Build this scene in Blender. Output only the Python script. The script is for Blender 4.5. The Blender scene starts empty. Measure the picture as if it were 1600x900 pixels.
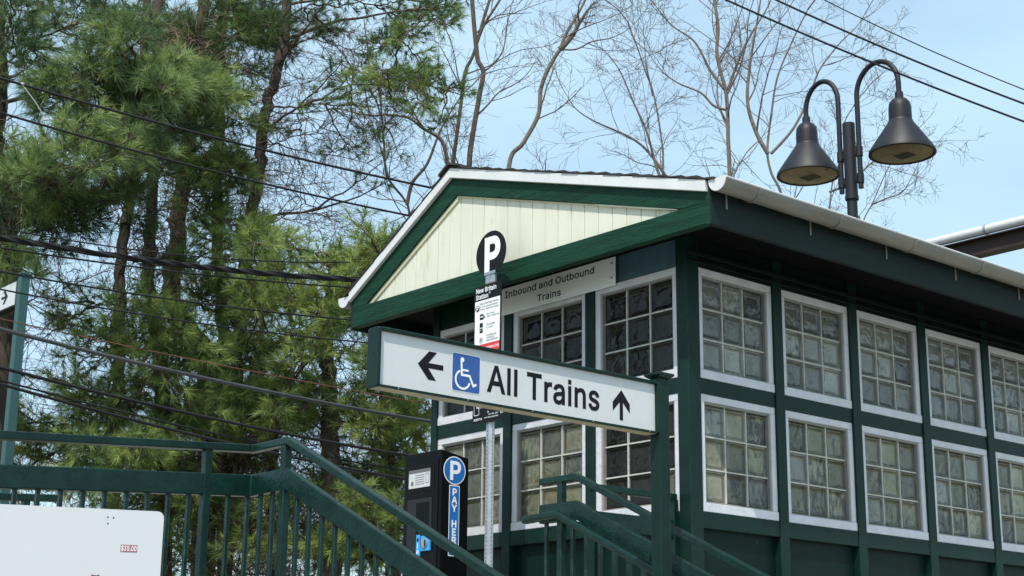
import bpy, math, random, json
import numpy as np
from mathutils import Matrix, Vector
from mathutils.geometry import tessellate_polygon, delaunay_2d_cdt

# ------------------------------------------------------------------ camera
SC = bpy.context.scene
COL = SC.collection
FPX, PITCH, ROLL, AZ = 2487.76, .26205, .0107, .86197
EYE = 1.6
cam_data = bpy.data.cameras.new('camera')
cam = bpy.data.objects.new('camera', cam_data)
COL.objects.link(cam)
cam_data.sensor_width = 36.0
cam_data.lens = 36.0 * FPX / 1600.0
cam_data.clip_start, cam_data.clip_end = 0.05, 4000
cam.matrix_world = (Matrix.Translation((0, 0, EYE)) @ Matrix.Rotation(math.pi / 2 + PITCH, 4, 'X')
                    @ Matrix.Rotation(ROLL, 4, 'Z'))
SC.camera = cam

# ------------------------------------------------------------------ light
SUN_AZ, SUN_EL = math.radians(196), math.radians(56)      # clockwise from +Y: behind the camera
w = bpy.data.worlds.new("World")
SC.world = w
w.use_nodes = True
nt = w.node_tree
nt.nodes.clear()
wo = nt.nodes.new('ShaderNodeOutputWorld')
bg = nt.nodes.new('ShaderNodeBackground')
sky = nt.nodes.new('ShaderNodeTexSky')
sky.sky_type = 'NISHITA'
sky.sun_disc = False
sky.sun_elevation = SUN_EL
sky.sun_rotation = SUN_AZ
sky.air_density = 1.0
sky.dust_density = 1.2
sky.ozone_density = 1.3
# thin high cloud veils
tc = nt.nodes.new('ShaderNodeTexCoord')
mp = nt.nodes.new('ShaderNodeMapping')
mp.inputs['Scale'].default_value = (1.6, 1.6, 5.0)
mp.inputs['Location'].default_value = (3.1, .4, .9)
nz = nt.nodes.new('ShaderNodeTexNoise')
nz.inputs['Scale'].default_value = 1.7
nz.inputs['Detail'].default_value = 7
nz.inputs['Roughness'].default_value = .55
nz.inputs['Distortion'].default_value = .4
rp = nt.nodes.new('ShaderNodeValToRGB')
rp.color_ramp.elements[0].position = .42
rp.color_ramp.elements[1].position = .78
rp.color_ramp.elements[0].color = (.52, .52, .52, 1)
rp.color_ramp.elements[1].color = (.88, .88, .88, 1)
mx = nt.nodes.new('ShaderNodeMixRGB')
mx.inputs[2].default_value = (3.55, 5.0, 5.85, 1)
nt.links.new(tc.outputs['Generated'], mp.inputs[0])
nt.links.new(mp.outputs[0], nz.inputs['Vector'])
nt.links.new(nz.outputs['Fac'], rp.inputs[0])
nt.links.new(rp.outputs[0], mx.inputs[0])
nt.links.new(sky.outputs[0], mx.inputs[1])
nt.links.new(mx.outputs[0], bg.inputs['Color'])
bg.inputs['Strength'].default_value = 0.15
nt.links.new(bg.outputs[0], wo.inputs[0])

sd = bpy.data.lights.new('sun', 'SUN')
sd.energy = 3.3
sd.angle = math.radians(0.5)
sd.color = (1.0, .955, .88)
sun = bpy.data.objects.new('sun', sd)
COL.objects.link(sun)
sdir = Vector((math.sin(SUN_AZ) * math.cos(SUN_EL), math.cos(SUN_AZ) * math.cos(SUN_EL), math.sin(SUN_EL)))
sun.rotation_euler = sdir.to_track_quat('Z', 'Y').to_euler()
SC.view_settings.view_transform = 'Standard'
SC.view_settings.look = 'None'
SC.view_settings.exposure = 0.42
SC.view_settings.gamma = 1.0
try:
    SC.cycles.transparent_max_bounces = 16
    SC.cycles.max_bounces = 8
except Exception:
    pass

# ------------------------------------------------------------------ frames
U = Vector((math.sin(AZ), math.cos(AZ), 0))
V = Vector((-math.cos(AZ), math.sin(AZ), 0))
C0 = Vector((1.092, 9.6, 0))
ROTZ = math.atan2(U.y, U.x)

def W(u, v, z):
    return C0 + U * u + V * v + Vector((0, 0, z))

def at(px, py, Y):
    """point seen at a place of the photograph, Y metres in front of the camera"""
    qx, qy = px - 800.0, py - 450.0
    c, s = math.cos(ROLL), math.sin(ROLL)
    a, b = qx * c + qy * s, -qx * s + qy * c
    a, b = a / FPX, -b / FPX
    r = Vector((a, math.cos(PITCH) - b * math.sin(PITCH), math.sin(PITCH) + b * math.cos(PITCH)))
    r = r * (Y / r.y)
    return Vector((r.x, r.y, r.z + EYE))

# ------------------------------------------------------------------ objects
OFF = {}

def meta(o, label=None, cat=None, group=None, kind=None):
    if label: o['label'] = label
    if cat: o['category'] = cat
    if group: o['group'] = group
    if kind: o['kind'] = kind
    return o

def thing(name, label, cat, base=(0, 0, 0), group=None, frame='uv'):
    """an Empty at the base of a thing; parts are written in u,v,z (or world) coordinates"""
    o = bpy.data.objects.new(name, None)
    o.empty_display_size = .2
    COL.objects.link(o)
    if frame == 'uv':
        o.location = W(*base)
        o.rotation_euler = (0, 0, ROTZ)
    else:
        o.location = base
    OFF[o.name] = Vector(base)
    return meta(o, label, cat, group)

class MB:
    def __init__(s):
        s.v, s.f = [], []
    def quadbox(s, P):
        n = len(s.v)
        s.v += [tuple(p) for p in P]
        for f in ((0, 3, 2, 1), (4, 5, 6, 7), (0, 1, 5, 4), (1, 2, 6, 5), (2, 3, 7, 6), (3, 0, 4, 7)):
            s.f.append(tuple(n + i for i in f))
    def box(s, x0, x1, y0, y1, z0, z1):
        if x0 > x1: x0, x1 = x1, x0
        if y0 > y1: y0, y1 = y1, y0
        if z0 > z1: z0, z1 = z1, z0
        s.quadbox([(x0, y0, z0), (x1, y0, z0), (x1, y1, z0), (x0, y1, z0), (x0, y0, z1), (x1, y0, z1), (x1, y1, z1), (x0, y1, z1)])
        return s
    def prism(s, poly, axis, a0, a1):
        """2-D polygon extruded along an axis: axis 0 -> poly is (y,z), 1 -> (x,z), 2 -> (x,y)"""
        n = len(s.v); k = len(poly)
        for a in (a0, a1):
            for p, q in poly:
                s.v.append([(a, p, q), (p, a, q), (p, q, a)][axis])
        s.f.append(tuple(n + i for i in range(k))[::-1])
        s.f.append(tuple(n + k + i for i in range(k)))
        for i in range(k):
            j = (i + 1) % k
            s.f.append((n + i, n + j, n + k + j, n + k + i))
        return s
    def tube(s, pts, rad, sides=10, cap=True):
        pts = [Vector(p) for p in pts]
        if not hasattr(rad, '__len__'): rad = [rad] * len(pts)
        n = len(s.v)
        t0 = (pts[1] - pts[0]).normalized()
        ref = Vector((0, 0, 1)) if abs(t0.z) < .9 else Vector((1, 0, 0))
        a = t0.cross(ref).normalized()
        for i, p in enumerate(pts):
            t = (pts[min(i + 1, len(pts) - 1)] - pts[max(i - 1, 0)]).normalized()
            a = (a - t * a.dot(t)).normalized()
            b = t.cross(a)
            for k in range(sides):
                g = 2 * math.pi * k / sides
                s.v.append(tuple(p + a * (rad[i] * math.cos(g)) + b * (rad[i] * math.sin(g))))
        for i in range(len(pts) - 1):
            for k in range(sides):
                j = (k + 1) % sides
                s.f.append((n + i * sides + k, n + i * sides + j, n + (i + 1) * sides + j, n + (i + 1) * sides + k))
        if cap:
            s.f.append(tuple(n + k for k in range(sides))[::-1])
            m = n + (len(pts) - 1) * sides
            s.f.append(tuple(m + k for k in range(sides)))
        return s
    def lathe(s, c, prof, sides=40, axis=Vector((0, 0, 1))):
        """profile of (radius, height) turned round the vertical through c"""
        n = len(s.v)
        for r, h in prof:
            for k in range(sides):
                g = 2 * math.pi * k / sides
                s.v.append((c[0] + r * math.cos(g), c[1] + r * math.sin(g), c[2] + h))
        for i in range(len(prof) - 1):
            for k in range(sides):
                j = (k + 1) % sides
                s.f.append((n + i * sides + k, n + i * sides + j, n + (i + 1) * sides + j, n + (i + 1) * sides + k))
        return s
    def rail(s, path, w_, h):
        """rectangular bar swept along a path whose points are its top line; plumb mitred ends"""
        P = [Vector(p) for p in path]
        n = len(s.v); m = len(P)
        for i, p in enumerate(P):
            d0 = (P[i] - P[i - 1]) if i > 0 else (P[1] - P[0])
            d1 = (P[i + 1] - P[i]) if i < m - 1 else d0
            a = Vector((-d0.y, d0.x, 0)); b = Vector((-d1.y, d1.x, 0))
            a.normalize(); b.normalize()
            q = (a + b); q.normalize(); q = q * (w_ / 2 / max(.4, q.dot(a)))
            for g, z in ((-1, -h), (1, -h), (1, 0), (-1, 0)):
                s.v.append(tuple(p + q * g + Vector((0, 0, z))))
        for i in range(m - 1):
            for k in range(4):
                j = (k + 1) % 4
                s.f.append((n + i * 4 + k, n + i * 4 + j, n + i * 4 + 4 + j, n + i * 4 + 4 + k))
        s.f.append((n, n + 3, n + 2, n + 1))
        e = n + (m - 1) * 4
        s.f.append((e, e + 1, e + 2, e + 3))
        return s
    def mesh(s, name, off=Vector((0, 0, 0))):
        me = bpy.data.meshes.new(name)
        me.from_pydata([tuple(Vector(p) - off) for p in s.v], [], s.f)
        me.validate()
        return me

def part(name, mb, m, parent, bevel=0, smooth=False, label=None, kind=None, seg=2):
    off = OFF[parent.name] if parent else Vector((0, 0, 0))
    me = mb.mesh(name, off)
    import bmesh
    bm = bmesh.new(); bm.from_mesh(me); bmesh.ops.recalc_face_normals(bm, faces=bm.faces); bm.to_mesh(me); bm.free()
    o = bpy.data.objects.new(name, me)
    COL.objects.link(o)
    me.materials.append(m)
    if parent:
        o.parent = parent
        OFF[o.name] = off
    else:
        OFF[o.name] = off
    if bevel:
        b = o.modifiers.new('bevel', 'BEVEL')
        b.width = bevel; b.segments = seg; b.limit_method = 'ANGLE'; b.angle_limit = math.radians(40)
    if smooth:
        me.polygons.foreach_set('use_smooth', [True] * len(me.polygons))
        try: me.set_sharp_from_angle(angle=math.radians(38))
        except Exception: pass
    if label: o['label'] = label
    if kind: o['kind'] = kind
    return o

def solo(name, mb, m, label, cat, base, frame='uv', group=None, kind=None, bevel=0, smooth=False):
    """a thing that is one mesh"""
    off = Vector(base)
    me = mb.mesh(name, off)
    import bmesh
    bm = bmesh.new(); bm.from_mesh(me); bmesh.ops.recalc_face_normals(bm, faces=bm.faces); bm.to_mesh(me); bm.free()
    o = bpy.data.objects.new(name, me)
    COL.objects.link(o)
    me.materials.append(m)
    if frame == 'uv':
        o.location = W(*base); o.rotation_euler = (0, 0, ROTZ)
    else:
        o.location = base
    if bevel:
        b = o.modifiers.new('bevel', 'BEVEL'); b.width = bevel; b.segments = 2; b.limit_method = 'ANGLE'
    if smooth:
        me.polygons.foreach_set('use_smooth', [True] * len(me.polygons))
    meta(o, label, cat, group, kind)
    OFF[o.name] = off
    return o

# ------------------------------------------------------------------ materials
def mat(name, col, rough=.5, var=.12, scale=6, spec=.5, bump=0, bscale=40, metal=0, col2=None, thr=None, stretch=None, coat=0, grime=None, edge=None):
    """base colour with slow noise variation, optional second colour (wear, peeling, stains) and fine relief"""
    m = bpy.data.materials.new(name)
    m.use_nodes = True
    n = m.node_tree; b = n.nodes['Principled BSDF']
    b.inputs['Roughness'].default_value = rough
    b.inputs['Metallic'].default_value = metal
    b.inputs['Specular IOR Level'].default_value = spec
    b.inputs['Coat Weight'].default_value = coat
    t = n.nodes.new('ShaderNodeTexCoord')
    src = t.outputs['Object']
    if stretch:
        mpn = n.nodes.new('ShaderNodeMapping'); mpn.inputs['Scale'].default_value = stretch
        n.links.new(src, mpn.inputs[0]); src = mpn.outputs[0]
    z = n.nodes.new('ShaderNodeTexNoise'); z.inputs['Scale'].default_value = scale; z.inputs['Detail'].default_value = 6
    z.inputs['Roughness'].default_value = .6
    n.links.new(src, z.inputs['Vector'])
    r = n.nodes.new('ShaderNodeValToRGB')
    r.color_ramp.elements[0].position = .3; r.color_ramp.elements[1].position = .7
    r.color_ramp.elements[0].color = (*[c * (1 - var) for c in col], 1)
    r.color_ramp.elements[1].color = (*[min(1, c * (1 + var)) for c in col], 1)
    n.links.new(z.outputs['Fac'], r.inputs[0])
    out = r.outputs[0]
    if col2:
        z2 = n.nodes.new('ShaderNodeTexNoise'); z2.inputs['Scale'].default_value = scale * 2.3; z2.inputs['Detail'].default_value = 9
        z2.inputs['Roughness'].default_value = .68
        n.links.new(src, z2.inputs['Vector'])
        r2 = n.nodes.new('ShaderNodeValToRGB')
        r2.color_ramp.elements[0].position = thr; r2.color_ramp.elements[1].position = thr + (grime or .03)
        n.links.new(z2.outputs['Fac'], r2.inputs[0])
        x = n.nodes.new('ShaderNodeMixRGB'); x.inputs[2].default_value = (*col2, 1)
        n.links.new(r2.outputs[0], x.inputs[0]); n.links.new(out, x.inputs[1]); out = x.outputs[0]
    if edge:                                            # paint knocked off the arrises, in patches
        bv = n.nodes.new('ShaderNodeBevel'); bv.samples = 4; bv.inputs['Radius'].default_value = .007
        ge = n.nodes.new('ShaderNodeNewGeometry')
        dt = n.nodes.new('ShaderNodeVectorMath'); dt.operation = 'DOT_PRODUCT'
        n.links.new(bv.outputs[0], dt.inputs[0]); n.links.new(ge.outputs['True Normal'], dt.inputs[1])
        ze = n.nodes.new('ShaderNodeTexNoise'); ze.inputs['Scale'].default_value = 16; ze.inputs['Detail'].default_value = 7
        n.links.new(t.outputs['Object'], ze.inputs['Vector'])
        ma = n.nodes.new('ShaderNodeMath'); ma.operation = 'MULTIPLY_ADD'; ma.inputs[1].default_value = -.62; ma.inputs[2].default_value = 1.13
        n.links.new(ze.outputs['Fac'], ma.inputs[0])           # threshold for the dot product
        lt = n.nodes.new('ShaderNodeMath'); lt.operation = 'LESS_THAN'
        n.links.new(dt.outputs['Value'], lt.inputs[0]); n.links.new(ma.outputs[0], lt.inputs[1])
        xe = n.nodes.new('ShaderNodeMixRGB'); xe.inputs[2].default_value = (*edge, 1)
        n.links.new(lt.outputs[0], xe.inputs[0]); n.links.new(out, xe.inputs[1]); out = xe.outputs[0]
    n.links.new(out, b.inputs['Base Color'])
    rr = n.nodes.new('ShaderNodeMapRange'); rr.inputs[3].default_value = max(.02, rough - .08); rr.inputs[4].default_value = min(1, rough + .1)
    n.links.new(z.outputs['Fac'], rr.inputs[0]); n.links.new(rr.outputs[0], b.inputs['Roughness'])
    if bump:
        z3 = n.nodes.new('ShaderNodeTexNoise'); z3.inputs['Scale'].default_value = bscale; z3.inputs['Detail'].default_value = 5
        n.links.new(src, z3.inputs['Vector'])
        bp = n.nodes.new('ShaderNodeBump'); bp.inputs['Strength'].default_value = bump; bp.inputs['Distance'].default_value = .01
        n.links.new(z3.outputs['Fac'], bp.inputs['Height']); n.links.new(bp.outputs[0], b.inputs['Normal'])
    return m

GREEN = mat('green_paint', (.0035, .0205, .0155), .42, .3, 5, edge=(.05, .085, .07), spec=.22, bump=.2, bscale=60, col2=(.06, .09, .075), thr=.70)
GREENW = mat('weathered_green_wood_paint', (.005, .038, .021), .6, .42, 4, spec=.2, bump=.7, bscale=18, stretch=(.6, .6, 6), col2=(.09, .13, .08), thr=.69)
RAILM = mat('green_rail_paint', (.0035, .0225, .018), .32, .35, 11, edge=(.09, .14, .125), spec=.30, bump=.3, bscale=45, col2=(.10, .14, .125), thr=.70)
PANELG = mat('dark_green_panel', (.0014, .012, .0085), .45, .3, 3, spec=.18, bump=.1, bscale=20, col2=(.03, .07, .06), thr=.66, grime=.1)
FASCIA = mat('slate_green_fascia', (.0075, .017, .0155), .6, .3, 4, spec=.22, bump=.25, bscale=25, stretch=(.5, 1, 4), col2=(.015, .022, .02), thr=.66, grime=.05)
SLATE = mat('sky_sheen_panel', (.055, .11, .145), .5, .2, 3, bump=.1, bscale=20)  # bluish sheen of sky on the gable head board, put into its colour
TEAL = mat('sunlit_teal_paint', (.028, .085, .085), .5, .15, 5, bump=.1, bscale=40)  # sunlit tone of the far sign post, put into its paint colour
WHITE = mat('white_trim_paint', (.66, .66, .655), .5, .06, 5, bump=.15, bscale=30, col2=(.55, .54, .51), thr=.63, grime=.15)
FRAME = mat('window_white_paint', (.60, .60, .63), .5, .10, 9, edge=(.25, .26, .24), bump=.3, bscale=40, col2=(.13, .14, .12), thr=.695)
GUTTER = mat('gutter_metal', (.20, .187, .162), .5, .18, 4, col2=(.12, .10, .08), thr=.58, grime=.2, stretch=(.5, 2, 2))
STOPM = mat('window_stop_paint', (.24, .24, .22), .55, .12, 9)
HEADM = mat('head_board_shade_paint', (.0035, .0075, .007), .7, .3, 5, spec=.15)  # paint darkened to stand in for the shade under the eave
MORTAR = mat('block_joint', (.50, .50, .45), .8, .15, 14, bump=.3, bscale=80)
CREAM = mat('cream_board_paint', (.67, .66, .54), .6, .06, 5, bump=.3, bscale=22, stretch=(1, 1, .2), col2=(.52, .49, .36), thr=.60, grime=.14)
CREAMD = mat('cream_trim_paint', (.68, .64, .44), .6, .1, 6, bump=.2, bscale=30, col2=(.2, .24, .16), thr=.66)
SHINGLE = mat('asphalt_shingle', (.045, .038, .036), .95, .35, 12, bump=.8, bscale=160)
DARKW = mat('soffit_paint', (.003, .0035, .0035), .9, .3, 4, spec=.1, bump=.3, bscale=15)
SIGNW = mat('sign_white_acrylic', (.61, .615, .61), .3, .03, 3, col2=(.56, .54, .48), thr=.56, grime=.25)
SHEETW = mat('sign_white_sheet', (.54, .55, .56), .38, .025, 3, col2=(.57, .57, .55), thr=.62, grime=.2)
WALLSIGN = mat('wall_sign_white', (.86, .87, .88), .35, .015, 3)
BLACK = mat('black_vinyl', (.006, .0055, .007), .5, .1, 8, spec=.2)
BLUE = mat('blue_vinyl', (.022, .085, .30), .35, .1, 10, col2=(.06, .15, .4), thr=.68)
BLUE2 = mat('bright_blue_vinyl', (.012, .14, .45), .35, .1, 10)
LBLUE = mat('light_blue_plastic', (.04, .33, .70), .3, .08, 10)
WVINYL = mat('white_vinyl', (.82, .83, .83), .4, .02, 8)
RED = mat('red_vinyl', (.62, .03, .03), .4, .06, 8)
MAROON = mat('maroon_vinyl', (.28, .13, .13), .5, .2, 60)
GALV = mat('galvanised_steel', (.40, .42, .44), .42, .14, 18, metal=.65, bump=.1, bscale=70, col2=(.24, .25, .26), thr=.6, grime=.1)
KIOSK = mat('kiosk_black_steel', (.003, .003, .0035), .45, .2, 5, edge=(.03, .03, .032), spec=.13, bump=.06, bscale=80)
KIOSKD = mat('kiosk_recess', (.004, .004, .005), .5, .2, 5)
LAMPM = mat('lamp_dark_metal', (.014, .0145, .019), .5, .15, 6, spec=.35, bump=.05, bscale=50)
LAMPIN = mat('lamp_lens_dusty', (.33, .235, .125), .45, .4, 4, col2=(.07, .05, .03), thr=.55, grime=.1)
WIREM = mat('wire_rubber', (.006, .006, .007), .8, .2, 5)
WIREG = mat('cable_grey', (.05, .05, .053), .4, .2, 5)
TWINE = mat('orange_line', (.13, .05, .025), .7, .3, 3)
PIPE = mat('conduit_white', (.62, .62, .63), .4, .05, 3)
STEELB = mat('rusted_brown_steel', (.030, .014, .011), .6, .3, 4, bump=.15, bscale=30)
CONC = mat('concrete', (.46, .45, .42), .85, .15, 2, bump=.3, bscale=25)
SOIL = mat('ground_soil_grass', (.15, .15, .08), .95, .5, 1.5, bump=.5, bscale=8, col2=(.12, .10, .06), thr=.5, grime=.2)
ASPH = mat('pale_lot_gravel', (.30, .29, .27), .9, .15, 3, bump=.4, bscale=90)
BARKP = mat('pine_bark', (.058, .043, .033), .95, .45, 9, bump=1.0, bscale=24, stretch=(1, 1, .3), col2=(.10, .085, .065), thr=.56, grime=.1)
BARKD = mat('grey_bark', (.15, .125, .10), .9, .3, 12, bump=.7, bscale=30, stretch=(1, 1, .35), col2=(.07, .055, .045), thr=.56, grime=.1)
TWIG = mat('twig_bark', (.13, .105, .085), .9, .35, 6)
BARKM = mat('brown_bark', (.088, .064, .050), .95, .35, 10, bump=.8, bscale=28, stretch=(1, 1, .35), col2=(.05, .038, .03), thr=.55, grime=.1)
DEADW = mat('dead_twig', (.20, .135, .098), .9, .4, 5)
RUSTW = mat('raw_wood', (.30, .15, .05), .8, .4, 20, stretch=(1, 1, .2))
WOODG = mat('gap_dark', (.004, .006, .005), .9, .2, 5)

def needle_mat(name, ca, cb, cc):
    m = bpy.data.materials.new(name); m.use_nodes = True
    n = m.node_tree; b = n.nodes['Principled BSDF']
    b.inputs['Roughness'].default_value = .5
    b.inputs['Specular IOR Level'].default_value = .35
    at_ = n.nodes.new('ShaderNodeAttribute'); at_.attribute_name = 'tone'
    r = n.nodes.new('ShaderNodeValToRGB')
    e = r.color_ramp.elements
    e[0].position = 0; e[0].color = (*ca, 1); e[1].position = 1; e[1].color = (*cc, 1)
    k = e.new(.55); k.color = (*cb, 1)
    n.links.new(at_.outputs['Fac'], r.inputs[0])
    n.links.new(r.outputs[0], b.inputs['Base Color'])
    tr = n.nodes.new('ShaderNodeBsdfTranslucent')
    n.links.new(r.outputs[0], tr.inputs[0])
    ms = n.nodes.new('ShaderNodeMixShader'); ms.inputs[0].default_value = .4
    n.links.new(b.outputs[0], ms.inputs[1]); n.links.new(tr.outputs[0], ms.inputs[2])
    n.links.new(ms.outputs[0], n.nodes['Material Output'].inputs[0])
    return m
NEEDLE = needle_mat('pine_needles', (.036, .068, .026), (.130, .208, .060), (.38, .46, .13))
NEEDLEB = needle_mat('pine_needles_blue', (.034, .070, .036), (.125, .200, .075), (.35, .44, .15))

def block_mat(name, dark, light, cover, tint, rim=.35, soft=.07, spec=.5):
    """cast glass block: pale body with dark wavy blotches and a dark seam painted just inside its rim for the dark of refraction, under a glossy rippled
    face; how much of it is blotched, and its cast, follow the object's random value"""
    m = bpy.data.materials.new(name); m.use_nodes = True
    n = m.node_tree; b = n.nodes['Principled BSDF']; L = n.links
    def N(t, **k):
        q = n.nodes.new(t)
        for a_, v_ in k.items(): setattr(q, a_, v_)
        return q
    def M(op, x, y=None, z=None):
        q = N('ShaderNodeMath', operation=op)
        for i, v_ in enumerate((x, y, z)):
            if v_ is None: continue
            if isinstance(v_, (int, float)): q.inputs[i].default_value = v_
            else: L.new(v_, q.inputs[i])
        return q.outputs[0]
    t = N('ShaderNodeTexCoord'); oi = N('ShaderNodeObjectInfo')
    rnd_ = oi.outputs['Random']
    off = M('MULTIPLY', rnd_, 37.0)
    add = N('ShaderNodeVectorMath', operation='ADD'); L.new(t.outputs['Object'], add.inputs[0]); L.new(off, add.inputs[1])
    mp_ = N('ShaderNodeMapping'); mp_.inputs['Scale'].default_value = (1, 1, .55); L.new(add.outputs[0], mp_.inputs[0])
    z = N('ShaderNodeTexNoise'); z.inputs['Scale'].default_value = 11; z.inputs['Detail'].default_value = 4; z.inputs['Distortion'].default_value = 2.6
    L.new(mp_.outputs[0], z.inputs['Vector'])
    r5 = M('FRACT', M('MULTIPLY', rnd_, 5.77))
    thr = M('MULTIPLY_ADD', r5, -.42, .42 + cover)
    blot = N('ShaderNodeMapRange', interpolation_type='SMOOTHSTEP')
    L.new(z.outputs['Fac'], blot.inputs[0]); L.new(M('SUBTRACT', thr, soft), blot.inputs[1]); L.new(M('ADD', thr, soft), blot.inputs[2])
    # place on the face
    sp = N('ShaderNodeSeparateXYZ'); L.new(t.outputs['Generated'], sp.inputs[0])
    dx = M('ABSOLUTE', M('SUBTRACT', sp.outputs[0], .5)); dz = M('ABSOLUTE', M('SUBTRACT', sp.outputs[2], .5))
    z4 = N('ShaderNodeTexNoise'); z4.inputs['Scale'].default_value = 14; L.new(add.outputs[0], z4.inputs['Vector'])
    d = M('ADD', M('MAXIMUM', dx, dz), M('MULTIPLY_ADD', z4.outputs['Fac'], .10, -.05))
    border = N('ShaderNodeMapRange', interpolation_type='SMOOTHSTEP'); L.new(d, border.inputs[0]); border.inputs[1].default_value = .345; border.inputs[2].default_value = .405
    border2 = N('ShaderNodeMapRange', interpolation_type='SMOOTHSTEP'); L.new(d, border2.inputs[0]); border2.inputs[1].default_value = .47; border2.inputs[2].default_value = .43
    sm = M('MULTIPLY', M('MULTIPLY', border.outputs[0], border2.outputs[0]), rim)  # darkening by refraction at the edge, painted into the base colour
    r7 = M('FRACT', M('MULTIPLY', rnd_, 7.31))
    lt = N('ShaderNodeMixRGB'); lt.inputs[1].default_value = (*light, 1); lt.inputs[2].default_value = (*[a_ * b_ for a_, b_ in zip(light, tint)], 1); L.new(r7, lt.inputs[0])
    z5 = N('ShaderNodeTexNoise'); z5.inputs['Scale'].default_value = 6; z5.inputs['Detail'].default_value = 3; L.new(add.outputs[0], z5.inputs['Vector'])
    x0 = N('ShaderNodeMixRGB', blend_type='MULTIPLY'); x0.inputs[0].default_value = 1; L.new(lt.outputs[0], x0.inputs[1])
    L.new(M('MULTIPLY', M('MULTIPLY_ADD', z5.outputs['Fac'], 1.1, .45), M('MULTIPLY_ADD', M('FRACT', M('MULTIPLY', rnd_, 3.17)), .85, .55)), x0.inputs[2])
    x = N('ShaderNodeMixRGB'); L.new(M('SUBTRACT', 1.0, blot.outputs[0]), x.inputs[0]); L.new(x0.outputs[0], x.inputs[1]); x.inputs[2].default_value = (*dark, 1)
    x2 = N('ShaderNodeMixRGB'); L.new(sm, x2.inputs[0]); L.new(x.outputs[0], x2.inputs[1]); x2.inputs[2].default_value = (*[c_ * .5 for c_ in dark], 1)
    L.new(x2.outputs[0], b.inputs['Base Color'])
    b.inputs['Roughness'].default_value = .09
    b.inputs['Specular IOR Level'].default_value = spec
    z2 = N('ShaderNodeTexNoise'); z2.inputs['Scale'].default_value = 9; z2.inputs['Detail'].default_value = 1.5; z2.inputs['Distortion'].default_value = 1.2
    L.new(add.outputs[0], z2.inputs['Vector'])
    bp = N('ShaderNodeBump'); bp.inputs['Strength'].default_value = .6; bp.inputs['Distance'].default_value = .014
    L.new(z2.outputs['Fac'], bp.inputs['Height']); L.new(bp.outputs[0], b.inputs['Normal'])
    return m
GB_DARK = block_mat('glass_block_dark', (.006, .006, .005), (.028, .025, .020), .12, (.7, .7, .7), spec=.2, soft=.15)  # near-black body stands in for the unlit interior behind the glass
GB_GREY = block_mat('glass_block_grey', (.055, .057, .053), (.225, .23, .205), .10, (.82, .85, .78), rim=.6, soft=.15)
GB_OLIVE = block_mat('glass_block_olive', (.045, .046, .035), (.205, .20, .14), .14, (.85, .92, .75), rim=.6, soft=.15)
GB_BROWN = block_mat('glass_block_brown', (.04, .034, .025), (.14, .118, .078), .08, (.8, .95, .85), rim=.6, soft=.14)

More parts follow.
